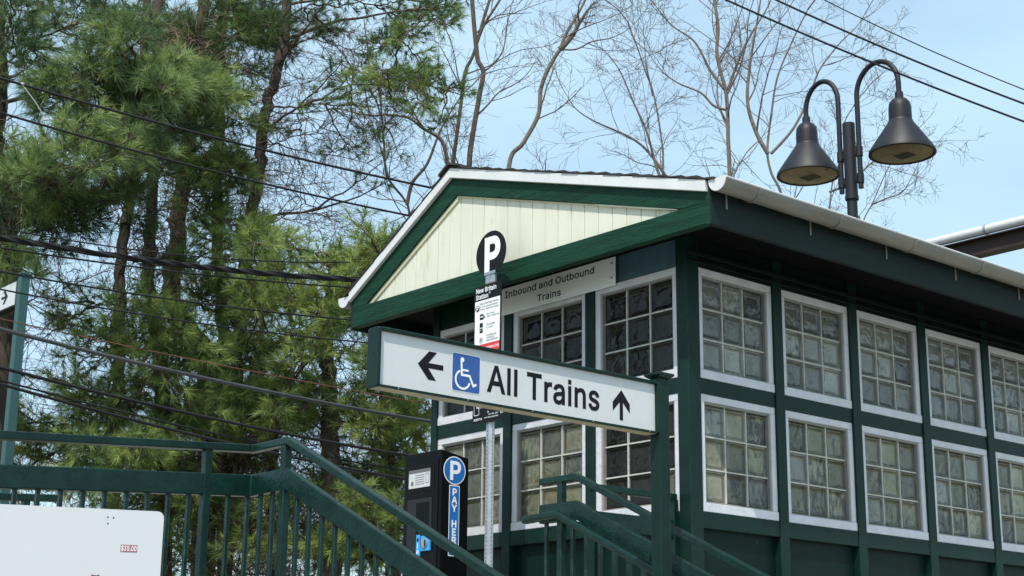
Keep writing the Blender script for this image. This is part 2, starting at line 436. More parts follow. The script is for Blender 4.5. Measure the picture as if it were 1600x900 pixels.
# ------------------------------------------------------------------ lettering
GLY = json.loads('''{"#":[440,[[242,0,326,509,377,509,294,0],[10,140,19,192,400,192,391,140],[64,0,147,509,198,509,115,0],[40,316,49,368,429,368,421,316]]],"$":[447,[[202,-74,202,583,244,583,244,-74],[224,-9,197,-8,149,1,108,19,91,31,76,45,54,77,46,96,38,137,104,137,110,110,132,79,166,59,209,50,257,52,286,60,321,82,336,102,345,126,345,151,338,171,325,186,296,205,184,239,128,260,86,289,60,326,54,348,53,393,58,413,65,431,87,463,119,488,158,506,227,516,275,511,296,505,316,498,351,476,377,449,387,433,399,397,401,378,337,378,334,396,316,426,286,447,247,457,209,458,167,448,136,427,118,398,115,376,119,352,139,326,158,313,202,296,312,264,359,238,379,220,395,198,405,171,408,139,407,118,396,81,374,48,360,34,343,21,302,2,252,-8]]],"&":[448,[[197,-7,173,-6,129,4,93,22,78,34,65,47,45,78,35,114,34,133,37,163,47,189,73,224,231,347,255,375,262,405,253,437,237,452,201,461,168,453,145,431,137,408,137,389,145,363,176,317,438,0,364,0,144,264,111,306,87,344,78,370,76,415,84,445,99,470,121,491,149,505,182,513,218,513,266,499,300,471,320,433,324,404,322,382,305,342,275,308,140,206,110,174,100,154,97,131,100,108,109,87,133,63,166,49,208,47,251,59,290,84,321,121,342,168,349,224,408,224,405,180,391,128,371,92,333,47,320,34,289,14,252,1]]],"-":[453,[[337,244,337,188,114,188,114,244]]],".":[188,[[95,-4,70,3,57,16,50,32,50,50,57,66,70,79,95,87,113,83,128,73,138,59,141,41,138,24,128,9,113,-1]]],"/":[249,[[235,533,71,-76,14,-76,178,533]]],"0":[453,[[227,-7,199,-5,151,11,111,41,95,62,80,86,60,144,49,214,48,254,49,294,60,364,69,395,95,447,130,484,151,498,174,508,227,516,279,508,302,498,342,467,358,447,384,395,393,364,404,294,405,254,404,214,393,144,373,86,359,62,323,24,302,11,254,-5],[227,50,245,51,276,63,303,87,313,103,323,122,336,168,344,254,336,341,323,387,313,405,303,422,276,446,245,458,227,460,209,458,177,446,151,422,140,405,117,341,109,254,117,168,140,103,163,74,177,63,209,51]]],"1":[453,[[76,0,76,55,391,55,391,0],[276,509,276,0,212,0,212,448,86,358,86,427,198,509]]],"2":[453,[[64,0,64,47,282,282,311,327,320,360,317,397,308,419,293,436,262,454,237,459,209,459,184,453,162,441,145,424,134,402,127,362,66,362,67,384,77,424,86,442,111,473,126,486,162,505,225,516,268,511,306,497,350,461,370,428,380,392,381,372,371,318,357,290,322,241,153,57,389,57,389,0]]],"3":[453,[[218,-7,152,2,98,30,70,57,60,74,46,111,44,132,109,132,115,107,134,78,165,59,204,50,248,53,275,61,297,74,315,93,328,130,328,158,322,184,299,217,275,234,242,244,157,248,157,299,288,448,288,452,70,452,70,509,372,509,372,461,211,278,211,289,239,290,287,284,327,265,359,239,381,205,392,166,392,123,387,103,380,84,358,50,327,23,288,4,243,-6]]],"4":[453,[[40,105,40,158,247,509,311,509,109,163,413,163,413,105],[282,0,282,318,343,318,343,0]]],"5":[453,[[221,-7,199,-6,159,3,108,32,94,45,73,76,66,93,60,130,122,130,132,98,145,80,163,66,208,50,250,53,288,72,314,104,327,146,324,193,314,221,297,244,275,262,248,273,218,277,192,275,156,264,128,246,67,253,96,509,366,509,366,452,151,452,134,301,178,325,216,333,247,333,294,321,334,296,355,273,379,231,388,199,390,139,379,95,357,57,327,27,309,15,268,-1]]],"7":[453,[[97,0,323,452,62,452,62,509,391,509,391,449,165,0]]],"8":[453,[[226,-7,201,-6,156,3,117,21,101,33,86,47,64,78,53,115,52,135,59,181,81,220,113,249,153,265,105,293,83,324,76,342,70,380,75,417,82,434,90,450,114,477,146,498,184,511,226,516,269,511,306,498,350,464,370,434,377,417,382,380,376,342,369,324,347,293,300,265,339,249,372,220,393,181,401,135,395,96,388,78,352,33,317,11,296,3,251,-6],[226,49,272,55,307,74,329,102,337,139,329,177,305,208,270,228,226,235,182,228,147,208,123,177,115,139,123,102,145,74,180,55],[226,290,252,292,274,300,293,313,312,341,319,376,313,410,294,437,264,454,226,460,188,454,159,437,139,410,133,376,139,341,159,313,189,296]]],":":[188,[[95,-4,70,3,57,16,50,32,50,50,57,66,70,79,95,87,113,83,128,73,138,59,141,41,138,24,128,9,113,-1],[95,271,70,278,57,291,50,307,50,325,63,349,78,359,95,362,113,359,128,349,138,334,141,316,138,299,128,284,113,274]]],"A":[480,[[16,0,201,509,276,509,463,0,395,0,270,352,232,478,245,478,191,302,85,0],[110,142,110,199,370,199,370,142]]],"B":[456,[[60,0,60,509,266,508,310,499,329,491,359,469,381,442,394,410,398,374,392,331,380,310,356,286,315,267,315,262,351,252,374,237,394,216,409,189,417,155,417,117,400,67,390,52,362,28,324,10,301,4,247,0],[125,57,272,58,315,70,341,92,354,120,355,149,342,184,317,211,279,228,125,231],[125,285,252,286,277,291,299,302,323,326,333,348,334,388,323,417,299,439,263,450,125,452]]],"C":[510,[[267,-7,205,1,177,11,126,42,104,63,70,115,57,146,42,215,40,254,42,293,57,362,70,393,104,445,150,484,177,498,235,514,267,516,305,513,340,504,373,490,402,471,427,447,448,418,463,385,473,348,408,348,401,373,375,413,348,435,315,449,267,456,245,454,203,443,184,432,150,403,137,385,125,364,109,314,103,254,109,194,125,145,137,123,166,89,203,66,245,54,280,53,327,64,366,88,389,114,401,136,408,160,473,160,457,107,416,49,357,11,305,-4]]],"D":[502,[[219,0,96,0,96,57,215,57,272,63,318,81,354,110,379,149,394,198,398,226,398,285,388,337,379,361,354,399,320,428,299,438,275,446,221,452,93,452,93,509,261,507,325,492,377,461,418,418,446,361,455,329,462,255,455,181,446,149,417,92,376,48,322,17,256,2],[125,509,125,0,60,0,60,509]]],"E":[419,[[60,0,60,509,372,509,372,452,125,452,125,286,355,286,355,229,125,229,125,57,375,57,375,0]]],"F":[410,[[60,0,60,509,369,509,369,452,125,452,125,278,346,278,346,221,125,221,125,0]]],"H":[517,[[60,0,60,509,125,509,125,289,392,289,392,509,457,509,457,0,392,0,392,232,125,232,125,0]]],"I":[300,[[31,0,31,57,118,57,118,452,31,452,31,509,269,509,269,452,183,452,183,57,269,57,269,0]]],"K":[467,[[104,145,104,216,165,293,364,509,448,509],[60,0,60,509,125,509,125,0],[372,0,188,259,228,309,449,0]]],"M":[628,[[60,0,60,509,152,509,285,167,322,49,307,49,352,187,476,509,568,509,568,0,504,0,505,380,507,457,513,457,471,331,342,0,286,0,162,312,112,457,119,457,122,0]]],"N":[523,[[60,0,60,509,136,509,369,141,414,55,405,54,399,146,399,509,463,509,463,0,387,0,177,331,108,452,119,454,125,317,125,0]]],"O":[533,[[267,-7,205,1,177,11,126,42,105,63,70,115,57,146,42,215,40,254,42,293,57,362,86,421,105,445,150,484,177,498,235,514,267,516,329,508,357,498,384,484,429,445,448,421,477,362,486,329,493,254,486,179,477,146,464,115,429,63,408,42,357,11,299,-5],[267,53,289,54,330,66,367,89,383,105,408,144,418,168,425,194,430,254,429,286,418,341,408,365,383,404,367,420,330,443,310,450,267,456,223,450,203,443,184,433,151,404,125,364,116,340,109,314,103,254,109,194,116,168,125,144,151,105,184,76,203,66,245,54]]],"P":[445,[[60,0,60,509,263,507,312,497,332,487,366,462,390,430,398,411,409,348,404,304,390,265,366,233,332,207,289,191,235,186,109,186,109,242,233,242,284,250,308,264,327,282,338,306,344,333,342,376,333,402,318,423,297,439,251,451,125,452,125,0]]],"R":[449,[[60,0,60,509,264,507,290,504,333,489,367,465,380,450,399,415,408,374,405,309,390,271,367,240,333,217,289,203,236,198,96,198,96,255,234,255,284,262,309,273,327,290,339,312,344,338,344,367,334,405,319,425,298,440,252,451,125,452,125,0],[353,0,230,229,303,229,428,0]]],"S":[447,[[224,-9,197,-8,149,1,108,19,91,31,76,45,54,77,46,96,38,137,104,137,110,110,132,79,166,59,209,50,257,52,286,60,321,82,336,102,345,126,345,151,338,171,325,186,296,205,184,239,128,260,86,289,60,326,54,348,53,393,58,413,65,431,87,463,119,488,158,506,227,516,275,511,296,505,316,498,351,476,377,449,387,433,399,397,401,378,337,378,334,396,316,426,286,447,247,457,209,458,167,448,136,427,118,398,115,376,119,352,139,326,158,313,202,296,312,264,359,238,379,220,395,198,405,171,408,139,407,118,396,81,374,48,360,34,343,21,302,2,252,-8]]],"T":[449,[[32,452,32,509,417,509,417,452,257,452,257,0,193,0,193,452]]],"W":[686,[[155,0,16,509,82,509,173,158,197,40,189,40,214,158,306,509,380,509,486,94,497,40,488,40,513,158,603,509,670,509,530,0,455,0,351,391,336,475,350,475,323,341,230,0]]],"Y":[472,[[203,0,203,208,16,509,91,509,229,279,250,230,224,230,258,306,381,509,455,509,268,208,268,0]]],"a":[389,[[160,-9,126,-5,94,5,80,12,57,32,40,58,31,90,31,123,38,150,58,179,89,199,125,211,244,228,265,235,273,243,276,255,271,288,256,311,240,322,220,329,196,331,171,329,140,318,118,301,100,274,41,291,48,308,67,335,104,364,163,382,227,382,275,367,296,353,315,333,329,306,337,251,337,0,277,0,277,52,272,52,252,25,226,6,190,-6],[170,45,216,53,239,66,257,83,269,104,275,126,276,190,239,177,144,162,125,155,103,139,95,124,92,105,94,87,102,72,130,52]]],"b":[424,[[229,-8,198,-5,162,10,138,31,118,59,112,59,112,0,53,0,53,509,114,509,114,319,118,319,144,353,171,373,212,384,252,383,294,371,330,347,359,313,379,270,389,218,389,160,379,108,370,84,346,45,313,16,274,-2],[220,47,253,51,267,57,301,88,321,133,328,189,321,245,301,290,267,319,237,329,220,330,203,329,174,320,140,291,125,263,116,229,113,169,125,115,140,86,174,57,188,51]]],"d":[424,[[195,-8,151,-2,111,16,79,45,55,84,39,133,35,160,35,218,46,270,66,313,95,347,131,371,173,383,213,384,253,373,280,353,306,319,311,319,311,509,372,509,372,0,313,0,313,59,307,59,287,31,263,10,227,-5],[205,47,236,51,250,57,284,86,305,132,312,189,305,247,293,278,284,291,251,320,205,330,187,329,157,319,124,290,103,245,96,189,103,133,115,101,124,88,158,57,172,51]]],"e":[404,[[212,-8,161,-2,117,16,98,30,68,64,56,85,46,108,35,159,35,215,39,242,55,290,67,311,97,346,115,359,135,370,180,383,221,384,251,379,294,361,319,341,331,329,350,299,363,263,370,219,371,169,75,169,75,221,338,221,310,202,303,254,291,282,263,314,237,326,189,329,159,321,135,304,116,282,99,241,97,157,110,106,118,92,139,70,151,61,179,50,224,47,244,50,271,61,292,80,306,105,365,91,345,51,311,19,266,-1]]],"g":[425,[[207,-151,150,-144,105,-127,73,-101,51,-69,101,-41,128,-72,165,-92,192,-97,229,-96,267,-85,295,-62,310,-28,311,68,306,68,287,41,263,21,241,11,212,5,152,10,132,17,95,39,80,53,55,90,39,136,35,163,35,220,46,271,66,314,80,332,112,361,152,378,173,383,213,384,242,378,273,360,308,319,313,319,313,379,372,379,372,-9,367,-54,350,-90,324,-117,308,-127,291,-136,251,-147],[205,59,251,68,264,75,285,95,300,121,309,154,312,212,300,264,275,303,251,320,222,329,205,330,188,329,158,320,145,312,124,290,115,277,103,246,96,193,103,138,124,96,158,68]]],"h":[410,[[114,227,114,0,53,0,53,509,114,509,114,287,102,287,112,312,137,349,152,362,187,379,227,384,264,380,295,369,321,349,341,321,348,304,356,264,357,0,296,0,295,256,283,291,273,304,246,323,229,328,184,326,161,317,141,303,126,283,114,243]]],"i":[167,[[53,0,53,379,114,379,114,0],[84,443,60,449,44,468,41,483,44,499,54,512,67,521,84,524,100,521,114,512,126,491,126,475,119,461,107,449]]],"k":[381,[[110,137,110,212,121,212,284,379,360,379,184,199,177,199],[53,0,53,509,114,509,114,0],[294,0,148,186,191,229,372,0]]],"l":[189,[[139,-2,101,3,86,10,65,33,54,65,53,509,114,509,115,77,120,62,130,54,170,54,181,3]]],"n":[410,[[114,227,114,0,53,0,53,379,112,379,112,287,102,287,112,312,137,349,152,362,187,379,227,384,264,380,295,369,321,349,341,321,348,304,356,264,357,0,296,0,295,256,283,291,273,304,246,323,229,328,184,326,161,317,141,303,126,283,114,243]]],"o":[415,[[207,-8,182,-7,137,6,117,16,82,46,68,64,46,108,34,187,46,268,68,312,82,330,98,346,137,371,182,383,207,384,233,383,278,371,299,360,333,330,347,312,369,268,380,216,381,187,380,159,369,108,347,64,333,46,299,16,278,6,233,-7],[207,46,242,51,257,57,282,76,307,117,316,151,319,187,316,224,307,258,282,300,257,319,242,325,207,330,189,329,158,319,134,300,108,258,99,224,96,187,99,151,108,117,134,76,158,57,173,51]]],"p":[424,[[53,-143,53,379,112,379,112,319,118,319,137,346,152,360,183,378,212,384,252,383,294,371,313,361,345,332,370,293,379,270,389,218,389,160,379,108,370,84,346,45,330,29,294,5,252,-7,198,-5,173,4,145,24,118,59,114,59,114,-143],[220,47,253,51,267,57,301,88,321,133,328,189,321,245,301,290,267,319,237,329,220,330,203,329,174,320,140,291,125,263,116,229,113,169,125,115,140,86,174,57,188,51]]],"q":[424,[[372,-143,311,-143,311,59,306,59,280,24,252,4,227,-5,172,-7,130,5,94,29,79,45,55,84,39,133,35,160,35,218,39,245,55,293,79,332,112,361,131,371,173,383,213,384,241,378,272,360,307,319,313,319,313,379,372,379],[205,47,236,51,250,57,284,86,305,132,312,189,305,247,293,278,284,291,251,320,205,330,187,329,157,319,124,290,103,245,96,189,103,133,115,101,124,88,158,57,172,51]]],"r":[259,[[53,0,53,379,112,379,112,321,115,321,140,358,166,375,196,384,243,384,243,322,213,326,182,323,149,309,126,284,114,250,114,0]]],"s":[365,[[182,-8,128,-2,84,18,53,50,45,63,36,94,94,107,105,79,124,60,165,46,200,46,232,55,255,71,267,91,265,121,254,136,237,147,125,177,87,196,72,208,53,237,47,274,51,305,57,319,75,343,100,363,149,381,206,384,239,378,279,358,307,328,324,290,268,277,251,307,232,323,205,331,171,332,143,324,121,308,110,289,112,258,124,243,144,232,254,202,292,183,317,158,325,142,330,125,330,90,321,61,290,24,260,6,242,0]]],"t":[227,[[204,379,204,327,6,327,6,379],[65,471,126,471,128,76,136,61,150,53,177,50,202,54,213,2,208,0,168,-4,125,2,92,21,72,52,65,93]]],"u":[410,[[182,-5,146,-1,101,20,78,44,62,76,53,139,53,379,114,379,114,144,119,105,137,75,150,64,164,56,200,50,226,53,259,69,276,86,293,122,296,153,296,379,357,379,357,0,298,0,298,92,307,92,297,67,286,47,257,17,222,0]]],"v":[389,[[163,0,17,379,84,379,177,121,206,21,184,21,218,138,305,379,371,379,226,0]]],"w":[567,[[138,0,23,379,87,379,165,91,175,41,165,41,196,176,252,379,316,379,387,114,402,41,391,41,423,176,480,379,545,379,429,0,368,0,315,185,280,323,277,338,291,338,263,225,199,0]]],"x":[379,[[21,0,171,218,171,171,29,379,100,379,207,206,175,206,224,292,282,379,352,379,209,169,209,214,358,0,287,0,222,99,173,182,205,182,157,99,91,0]]],"y":[389,[[47,-139,61,-86,96,-90,124,-80,136,-67,146,-48,163,-1,17,379,84,379,177,121,206,21,184,21,212,121,305,379,371,379,204,-58,184,-97,159,-124,128,-140,104,-145,77,-145]]]}''')
CAP = 509.0
GLY['A'] = [480, [[12, 0, 205, 509, 275, 509, 468, 0, 402, 0, 350, 142, 130, 142, 78, 0], [150, 200, 240, 442, 330, 200]]]
GLY['l'] = [167, [[53, 0, 53, 509, 114, 509, 114, 0]]]
GLY['i'] = [167, [[53, 0, 53, 379, 114, 379, 114, 0], [53, 446, 53, 509, 114, 509, 114, 446]]]

def glyph_polys(ch, bold):
    adv, loops = GLY[ch]
    out = []
    for L_ in loops:
        P = [(L_[i], L_[i + 1]) for i in range(0, len(L_), 2)]
        Q = []
        for p in P:
            if not Q or math.dist(p, Q[-1]) > 9: Q.append(p)
        while len(Q) > 3 and math.dist(Q[0], Q[-1]) <= 9: Q.pop()
        ch_ = True
        while ch_ and len(Q) > 3:
            ch_ = False
            for i in range(len(Q)):
                a, b, c = Q[i - 1], Q[i], Q[(i + 1) % len(Q)]
                if abs((b[0] - a[0]) * (c[1] - b[1]) - (b[1] - a[1]) * (c[0] - b[0])) < 1.2 * math.dist(a, c):
                    Q.pop(i); ch_ = True; break
        out.append(Q)
    if bold and out:
        big = max(out, key=lambda P: abs(sum(P[i - 1][0] * P[i][1] - P[i][0] * P[i - 1][1] for i in range(len(P)))))
        sgn = 1 if sum(big[i - 1][0] * big[i][1] - big[i][0] * big[i - 1][1] for i in range(len(big))) > 0 else -1
        res = []
        for P in out:
            # holes wind the other way round; make sure of it
            area = sum(P[i - 1][0] * P[i][1] - P[i][0] * P[i - 1][1] for i in range(len(P)))
            xs = [p[0] for p in P]; ys = [p[1] for p in P]
            bx = [p[0] for p in big]; by = [p[1] for p in big]
            inside = P is not big and min(xs) > min(bx) and max(xs) < max(bx) and min(ys) > min(by) and max(ys) < max(by)
            out_sign = (1 if area > 0 else -1) * (-1 if inside else 1)
            Q = []
            for i in range(len(P)):
                a, b, c = P[i - 1], P[i], P[(i + 1) % len(P)]
                e1 = Vector((b[0] - a[0], b[1] - a[1])); e2 = Vector((c[0] - b[0], c[1] - b[1]))
                if e1.length < 1e-6 or e2.length < 1e-6: continue
                n1 = Vector((e1.y, -e1.x)).normalized(); n2 = Vector((e2.y, -e2.x)).normalized()
                q = n1 + n2
                if q.length < .2: q = n1
                q.normalize()
                d = bold / max(.5, q.dot(n1)) * out_sign
                Q.append((b[0] + q.x * d, b[1] + q.y * d))
            res.append(Q)
        out = res
    return adv, out

_gt = {}
def glyph_tris(ch, bold):
    """filled glyph as triangles: outlines may cross themselves, so fill by winding number"""
    if (ch, bold) in _gt: return _gt[(ch, bold)]
    adv, loops = glyph_polys(ch, bold)
    def area(P): return sum(P[i - 1][0] * P[i][1] - P[i][0] * P[i - 1][1] for i in range(len(P)))
    def wind(P, x, y):
        w_ = 0
        for i in range(len(P)):
            (x0, y0), (x1, y1) = P[i - 1], P[i]
            if (y0 <= y) != (y1 <= y):
                xx = x0 + (y - y0) / (y1 - y0) * (x1 - x0)
                if xx > x: w_ += 1 if y1 > y0 else -1
        return w_
    fixed = []
    for k, P in enumerate(loops):
        inside = any(j != k and all(wind(Q, *p) for p in P) for j, Q in enumerate(loops))
        if (area(P) > 0) == inside: P = P[::-1]
        fixed.append(P)
    co = [Vector(p) for P in fixed for p in P]
    ed, n = [], 0
    for P in fixed:
        ed += [(n + i, n + (i + 1) % len(P)) for i in range(len(P))]; n += len(P)
    r = delaunay_2d_cdt(co, ed, [], 0, 1e-3)
    tris = []
    for f in r[2]:
        c = [r[0][i] for i in f]
        x, y = sum(p.x for p in c) / len(c), sum(p.y for p in c) / len(c)
        if sum(wind(P, x, y) for P in fixed) != 0: tris.append(tuple(f))
    res = (adv, [(p.x, p.y) for p in r[0]], tris)
    _gt[(ch, bold)] = res
    return res

def put_text(mb, s, cap, fn, x, y, align='l', bold=0, sx=1.0, track=0, measure=False):
    k = cap / CAP; cx = 0; items = []
    for ch in s:
        if ch == ' ':
            cx += 190 * sx * k; continue
        adv, co, tris = glyph_tris(ch, bold)
        items.append((cx + bold * .8 * k * sx, co, tris))
        cx += (adv + track + bold * 1.3) * sx * k
    if measure: return cx
    dx = x - (cx / 2 if align == 'c' else cx if align == 'r' else 0)
    for gx, co, tris in items:
        n = len(mb.v)
        mb.v += [tuple(fn(dx + gx + p[0] * k * sx, y + p[1] * k)) for p in co]
        mb.f += [tuple(n + i for i in t) for t in tris]
    return cx

def add_flat(mb, groups, fn):
    """fill outline groups (with holes) as flat faces; fn maps x,y to a 3-D point"""
    for G in groups:
        pts = [[Vector((p[0], p[1], 0)) for p in L_] for L_ in G]
        flat = [p for L_ in pts for p in L_]
        tris = tessellate_polygon(pts)
        n = len(mb.v)
        mb.v += [tuple(fn(p.x, p.y)) for p in flat]
        mb.f += [tuple(n + i for i in t) for t in tris]

def put_letters(s, cap, fn, x, y, m, parent, **k):
    """a line of large letters, each a part of its own"""
    for i, ch in enumerate(s):
        if ch == ' ': continue
        w0 = put_text(None, s[:i], cap, None, 0, 0, measure=True, **k) if i else 0
        mb = MB(); put_text(mb, ch, cap, fn, x + w0, y, 'l', **k)
        part('letter', mb, m, parent)

def circle(cx, cy, r, n=48, rx=None):
    return [(cx + r * math.cos(2 * math.pi * i / n), cy + (rx or r) * math.sin(2 * math.pi * i / n)) for i in range(n)]

def rrect(x0, y0, x1, y1, r, n=6):
    P = []
    for cx, cy, a in ((x1 - r, y0 + r, -90), (x1 - r, y1 - r, 0), (x0 + r, y1 - r, 90), (x0 + r, y0 + r, 180)):
        for i in range(n + 1):
            g = math.radians(a + 90 * i / n); P.append((cx + r * math.cos(g), cy + r * math.sin(g)))
    return P

def stroke(P, w_):
    """outline of a thick open line with butt ends"""
    L_, R = [], []
    P = [Vector(p) for p in P]
    for i, p in enumerate(P):
        d0 = (P[i] - P[i - 1]).normalized() if i else (P[1] - P[0]).normalized()
        d1 = (P[i + 1] - P[i]).normalized() if i < len(P) - 1 else d0
        a = Vector((-d0.y, d0.x)); b = Vector((-d1.y, d1.x)); q = (a + b).normalized()
        k = w_ / 2 / max(.35, q.dot(a))
        L_.append(tuple(p + q * k)); R.append(tuple(p - q * k))
    return L_ + R[::-1]
# ------------------------------------------------------------------ the ground and the raised platform
mb = MB(); mb.v = [(-1500, -600, 0), (1500, -600, 0), (1500, 3000, 0), (-1500, 3000, 0)]; mb.f = [(0, 1, 2, 3)]
g = bpy.data.objects.new('ground', mb.mesh('ground')); COL.objects.link(g); g.data.materials.append(SOIL); g['kind'] = 'structure'
mb = MB(); mb.v = [(-9, -7, .004), (14, -7, .004), (14, 5.0, .004), (-9, 5.0, .004)]; mb.f = [(0, 1, 2, 3)]
g = bpy.data.objects.new('parking_lot', mb.mesh('parking_lot')); COL.objects.link(g); g.data.materials.append(ASPH); g['kind'] = 'structure'

FZ = 1.88

def struct(name, mb, m, bevel=0):
    off = Vector((0, 0, 0))
    me = mb.mesh(name)
    o = bpy.data.objects.new(name, me); COL.objects.link(o); me.materials.append(m)
    o.location = C0; o.rotation_euler = (0, 0, ROTZ)
    o['kind'] = 'structure'
    OFF[o.name] = off
    return o
mb = MB()
mb.box(-2.64, -.6, .20, 2.1, .01, FZ)                     # stair-head landing
mb.box(-.6, 7.5, -2.2, 6.5, .01, FZ)                      # platform under the shelter
struct('platform', mb, CONC)
mb = MB()
mb.prism([(-9.2, .01), (-2.645, .01), (-2.645, FZ), (-9.2, FZ - .067 * 6.55)], 1, .62, 2.1)
struct('ramp', mb, CONC)
mb = MB()
n = 11
for i in range(n):
    zt = FZ - (i + 1) * (FZ / n) + .002
    v1 = .195 - i * (4.0 / n)
    if zt > .03:
        mb.box(-2.64, -.82, v1 - 4.0 / n, v1, .01, zt)
struct('stairs', mb, CONC)

# ------------------------------------------------------------------ the shelter
shelter = thing('station_shelter', 'green wooden station shelter with cream gable and white framed glass block windows', 'shelter', (0, 0, FZ))
PR, QG = .7997, .8298
Z0, Z1, Z2, Z3 = 4.339, 3.627, 3.530, 2.802
NL = 6
LEND = .079 + NL * PR
GEND = .067 + 3 * QG - (QG - .7466) + .067
TOPW = 4.520

def fbox(mb, face, s0, s1, d0, d1, z0, z1):
    if face == 'long': mb.box(s0, s1, -d1, -d0, z0, z1)
    else: mb.box(-d1, -d0, s0, s1, z0, z1)

# posts and rails of each wall
def wall_frame(face, starts, wd, end, a):
    posts = []
    first = True
    edges = [(0.0 if face == 'gable' else 0.0, a)] + [(s + wd, (starts[i + 1] if i + 1 < len(starts) else end)) for i, s in enumerate(starts)]
    for i, (x0, x1) in enumerate(edges):
        mb = MB()
        if i == 0:
            if face == 'long':
                mb.box(-.030, .079, -.030, .067, FZ, TOPW)    # the corner post shared by both walls
                part('corner_post', mb, GREEN, shelter, bevel=.004)
            continue
        fbox(mb, face, x0, x1, -.05, .030, FZ, TOPW)
        part('wall_post', mb, GREEN, shelter, bevel=.004)
    for i, s in enumerate(starts):
        mb = MB(); fbox(mb, face, s + .0005, s + wd - .0005, -.05, .019, Z1, Z2); part('middle_rail', mb, GREEN, shelter, bevel=.004)
        mb = MB(); fbox(mb, face, s + .0005, s + wd - .0005, -.05, .024, Z3 - .10, Z3); part('sill_rail', mb, GREEN, shelter, bevel=.004)
        mb = MB(); fbox(mb, face, s + .0005, s + wd - .0005, -.05, -.022, FZ + .12, Z3 - .10); part('lower_panel', mb, PANELG, shelter)
        mb = MB(); fbox(mb, face, s + .0005, s + wd - .0005, -.05, .020, FZ, FZ + .12); part('base_rail', mb, GREEN, shelter, bevel=.004)
        if face == 'long':
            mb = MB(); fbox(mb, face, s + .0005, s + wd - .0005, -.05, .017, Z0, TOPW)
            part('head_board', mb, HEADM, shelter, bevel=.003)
        else:
            mb = MB(); fbox(mb, face, s + .0005, s + wd - .0005, -.05, .006, Z0, TOPW + .03)
            part('head_board', mb, SLATE if i == 0 else GREEN, shelter, bevel=.002)
    if face == 'long':
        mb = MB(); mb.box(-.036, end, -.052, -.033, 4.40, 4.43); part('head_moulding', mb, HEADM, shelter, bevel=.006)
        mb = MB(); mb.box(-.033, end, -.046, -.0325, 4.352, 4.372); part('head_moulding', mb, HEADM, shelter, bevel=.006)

_bm = {}
def block_mesh(wd, h):
    """one cast glass block: raised rim, sunk pillow face"""
    key = (round(wd, 4), round(h, 4))
    if key in _bm: return _bm[key]
    V_, F = [], []
    def ring(ix, y):
        n = len(V_)
        a, b = wd / 2 - ix, h / 2 - ix
        c = min(.010, ix * .45 + .002)
        P = [(-a + c, -b), (a - c, -b), (a, -b + c), (a, b - c), (a - c, b), (-a + c, b), (-a, b - c), (-a, -b + c)]
        V_.extend([(p[0], y, p[1]) for p in P])
        return n
    R = [ring(0, .075), ring(0, .004), ring(.004, 0), ring(.013, 0), ring(.020, .0065), ring(.045, .0035)]
    for i in range(len(R) - 1):
        for k in range(8):
            j = (k + 1) % 8
            F.append((R[i] + k, R[i] + j, R[i + 1] + j, R[i + 1] + k))
    F.append(tuple(R[-1] + k for k in range(8)))
    F.append(tuple(R[0] + k for k in range(8))[::-1])
    me = bpy.data.meshes.new('glass_block'); me.from_pydata(V_, [], F)
    import bmesh
    b = bmesh.new(); b.from_mesh(me); bmesh.ops.recalc_face_normals(b, faces=b.faces); b.to_mesh(me); b.free()
    me.polygons.foreach_set('use_smooth', [True] * len(me.polygons))
    try: me.set_sharp_from_angle(angle=math.radians(50))
    except Exception: pass
    me.materials.append(GB_GREY)
    _bm[key] = me
    return me

rb = random.Random(5)
def window(face, s, wd, zb, zt, mats):
    """frame with casing, stops, joints and nine glass blocks"""
    c, cb = .046, .056
    mb = MB()
    fbox(mb, face, s, s + c, -.04, .013, zb + cb, zt - c); fbox(mb, face, s + wd - c, s + wd, -.04, .013, zb + cb, zt - c)
    fbox(mb, face, s, s + wd, -.04, .0125, zt - c, zt)
    fbox(mb, face, s, s + wd, -.04, .020, zb, zb + cb)
    win = part('window', mb, FRAME, shelter, bevel=.003)
    t = .013
    mb = MB()
    a, b, z_, Z_ = s + c, s + wd - c, zb + cb, zt - c
    fbox(mb, face, a, a + t, -.04, .003, z_, Z_); fbox(mb, face, b - t, b, -.04, .003, z_, Z_)
    fbox(mb, face, a + t, b - t, -.04, .0025, Z_ - t, Z_); fbox(mb, face, a + t, b - t, -.04, .0035, z_, z_ + t * .8)
    part('window_stop', mb, STOPM, win, bevel=.002)
    a += t; b -= t; z_ += t * .8; Z_ -= t
    nx, nz = 3, 3
    pw, ph = (b - a) / nx, (Z_ - z_) / nz
    jt = .0088
    mb = MB()
    for i in range(1, nx):
        fbox(mb, face, a + pw * i - jt / 2, a + pw * i + jt / 2, -.085, -.012, z_, Z_)
    for k in range(1, nz):
        for i in range(nx):
            fbox(mb, face, a + pw * i + jt / 2, a + pw * (i + 1) - jt / 2, -.085, -.012, z_ + ph * k - jt / 2, z_ + ph * k + jt / 2)
    part('joint', mb, MORTAR, win)
    me = block_mesh(pw - jt, ph - jt)
    for i in range(nx):
        for k in range(nz):
            o = bpy.data.objects.new('glass_block', me)
            COL.objects.link(o)
            cs, cz = a + pw * (i + .5), z_ + ph * (k + .5)
            d = -.020 + rb.uniform(-.0015, .0015)
            loc = Vector((cs, -d, cz)) if face == 'long' else Vector((-d, cs, cz))
            o.parent = win
            o.location = loc - OFF[win.name]
            o.rotation_euler = (rb.uniform(-.008, .008), 0, (0 if face == 'long' else -math.pi / 2) + rb.uniform(-.008, .008))
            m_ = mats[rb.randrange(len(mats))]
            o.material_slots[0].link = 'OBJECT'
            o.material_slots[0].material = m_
            OFF[o.name] = OFF[win.name]
    return win

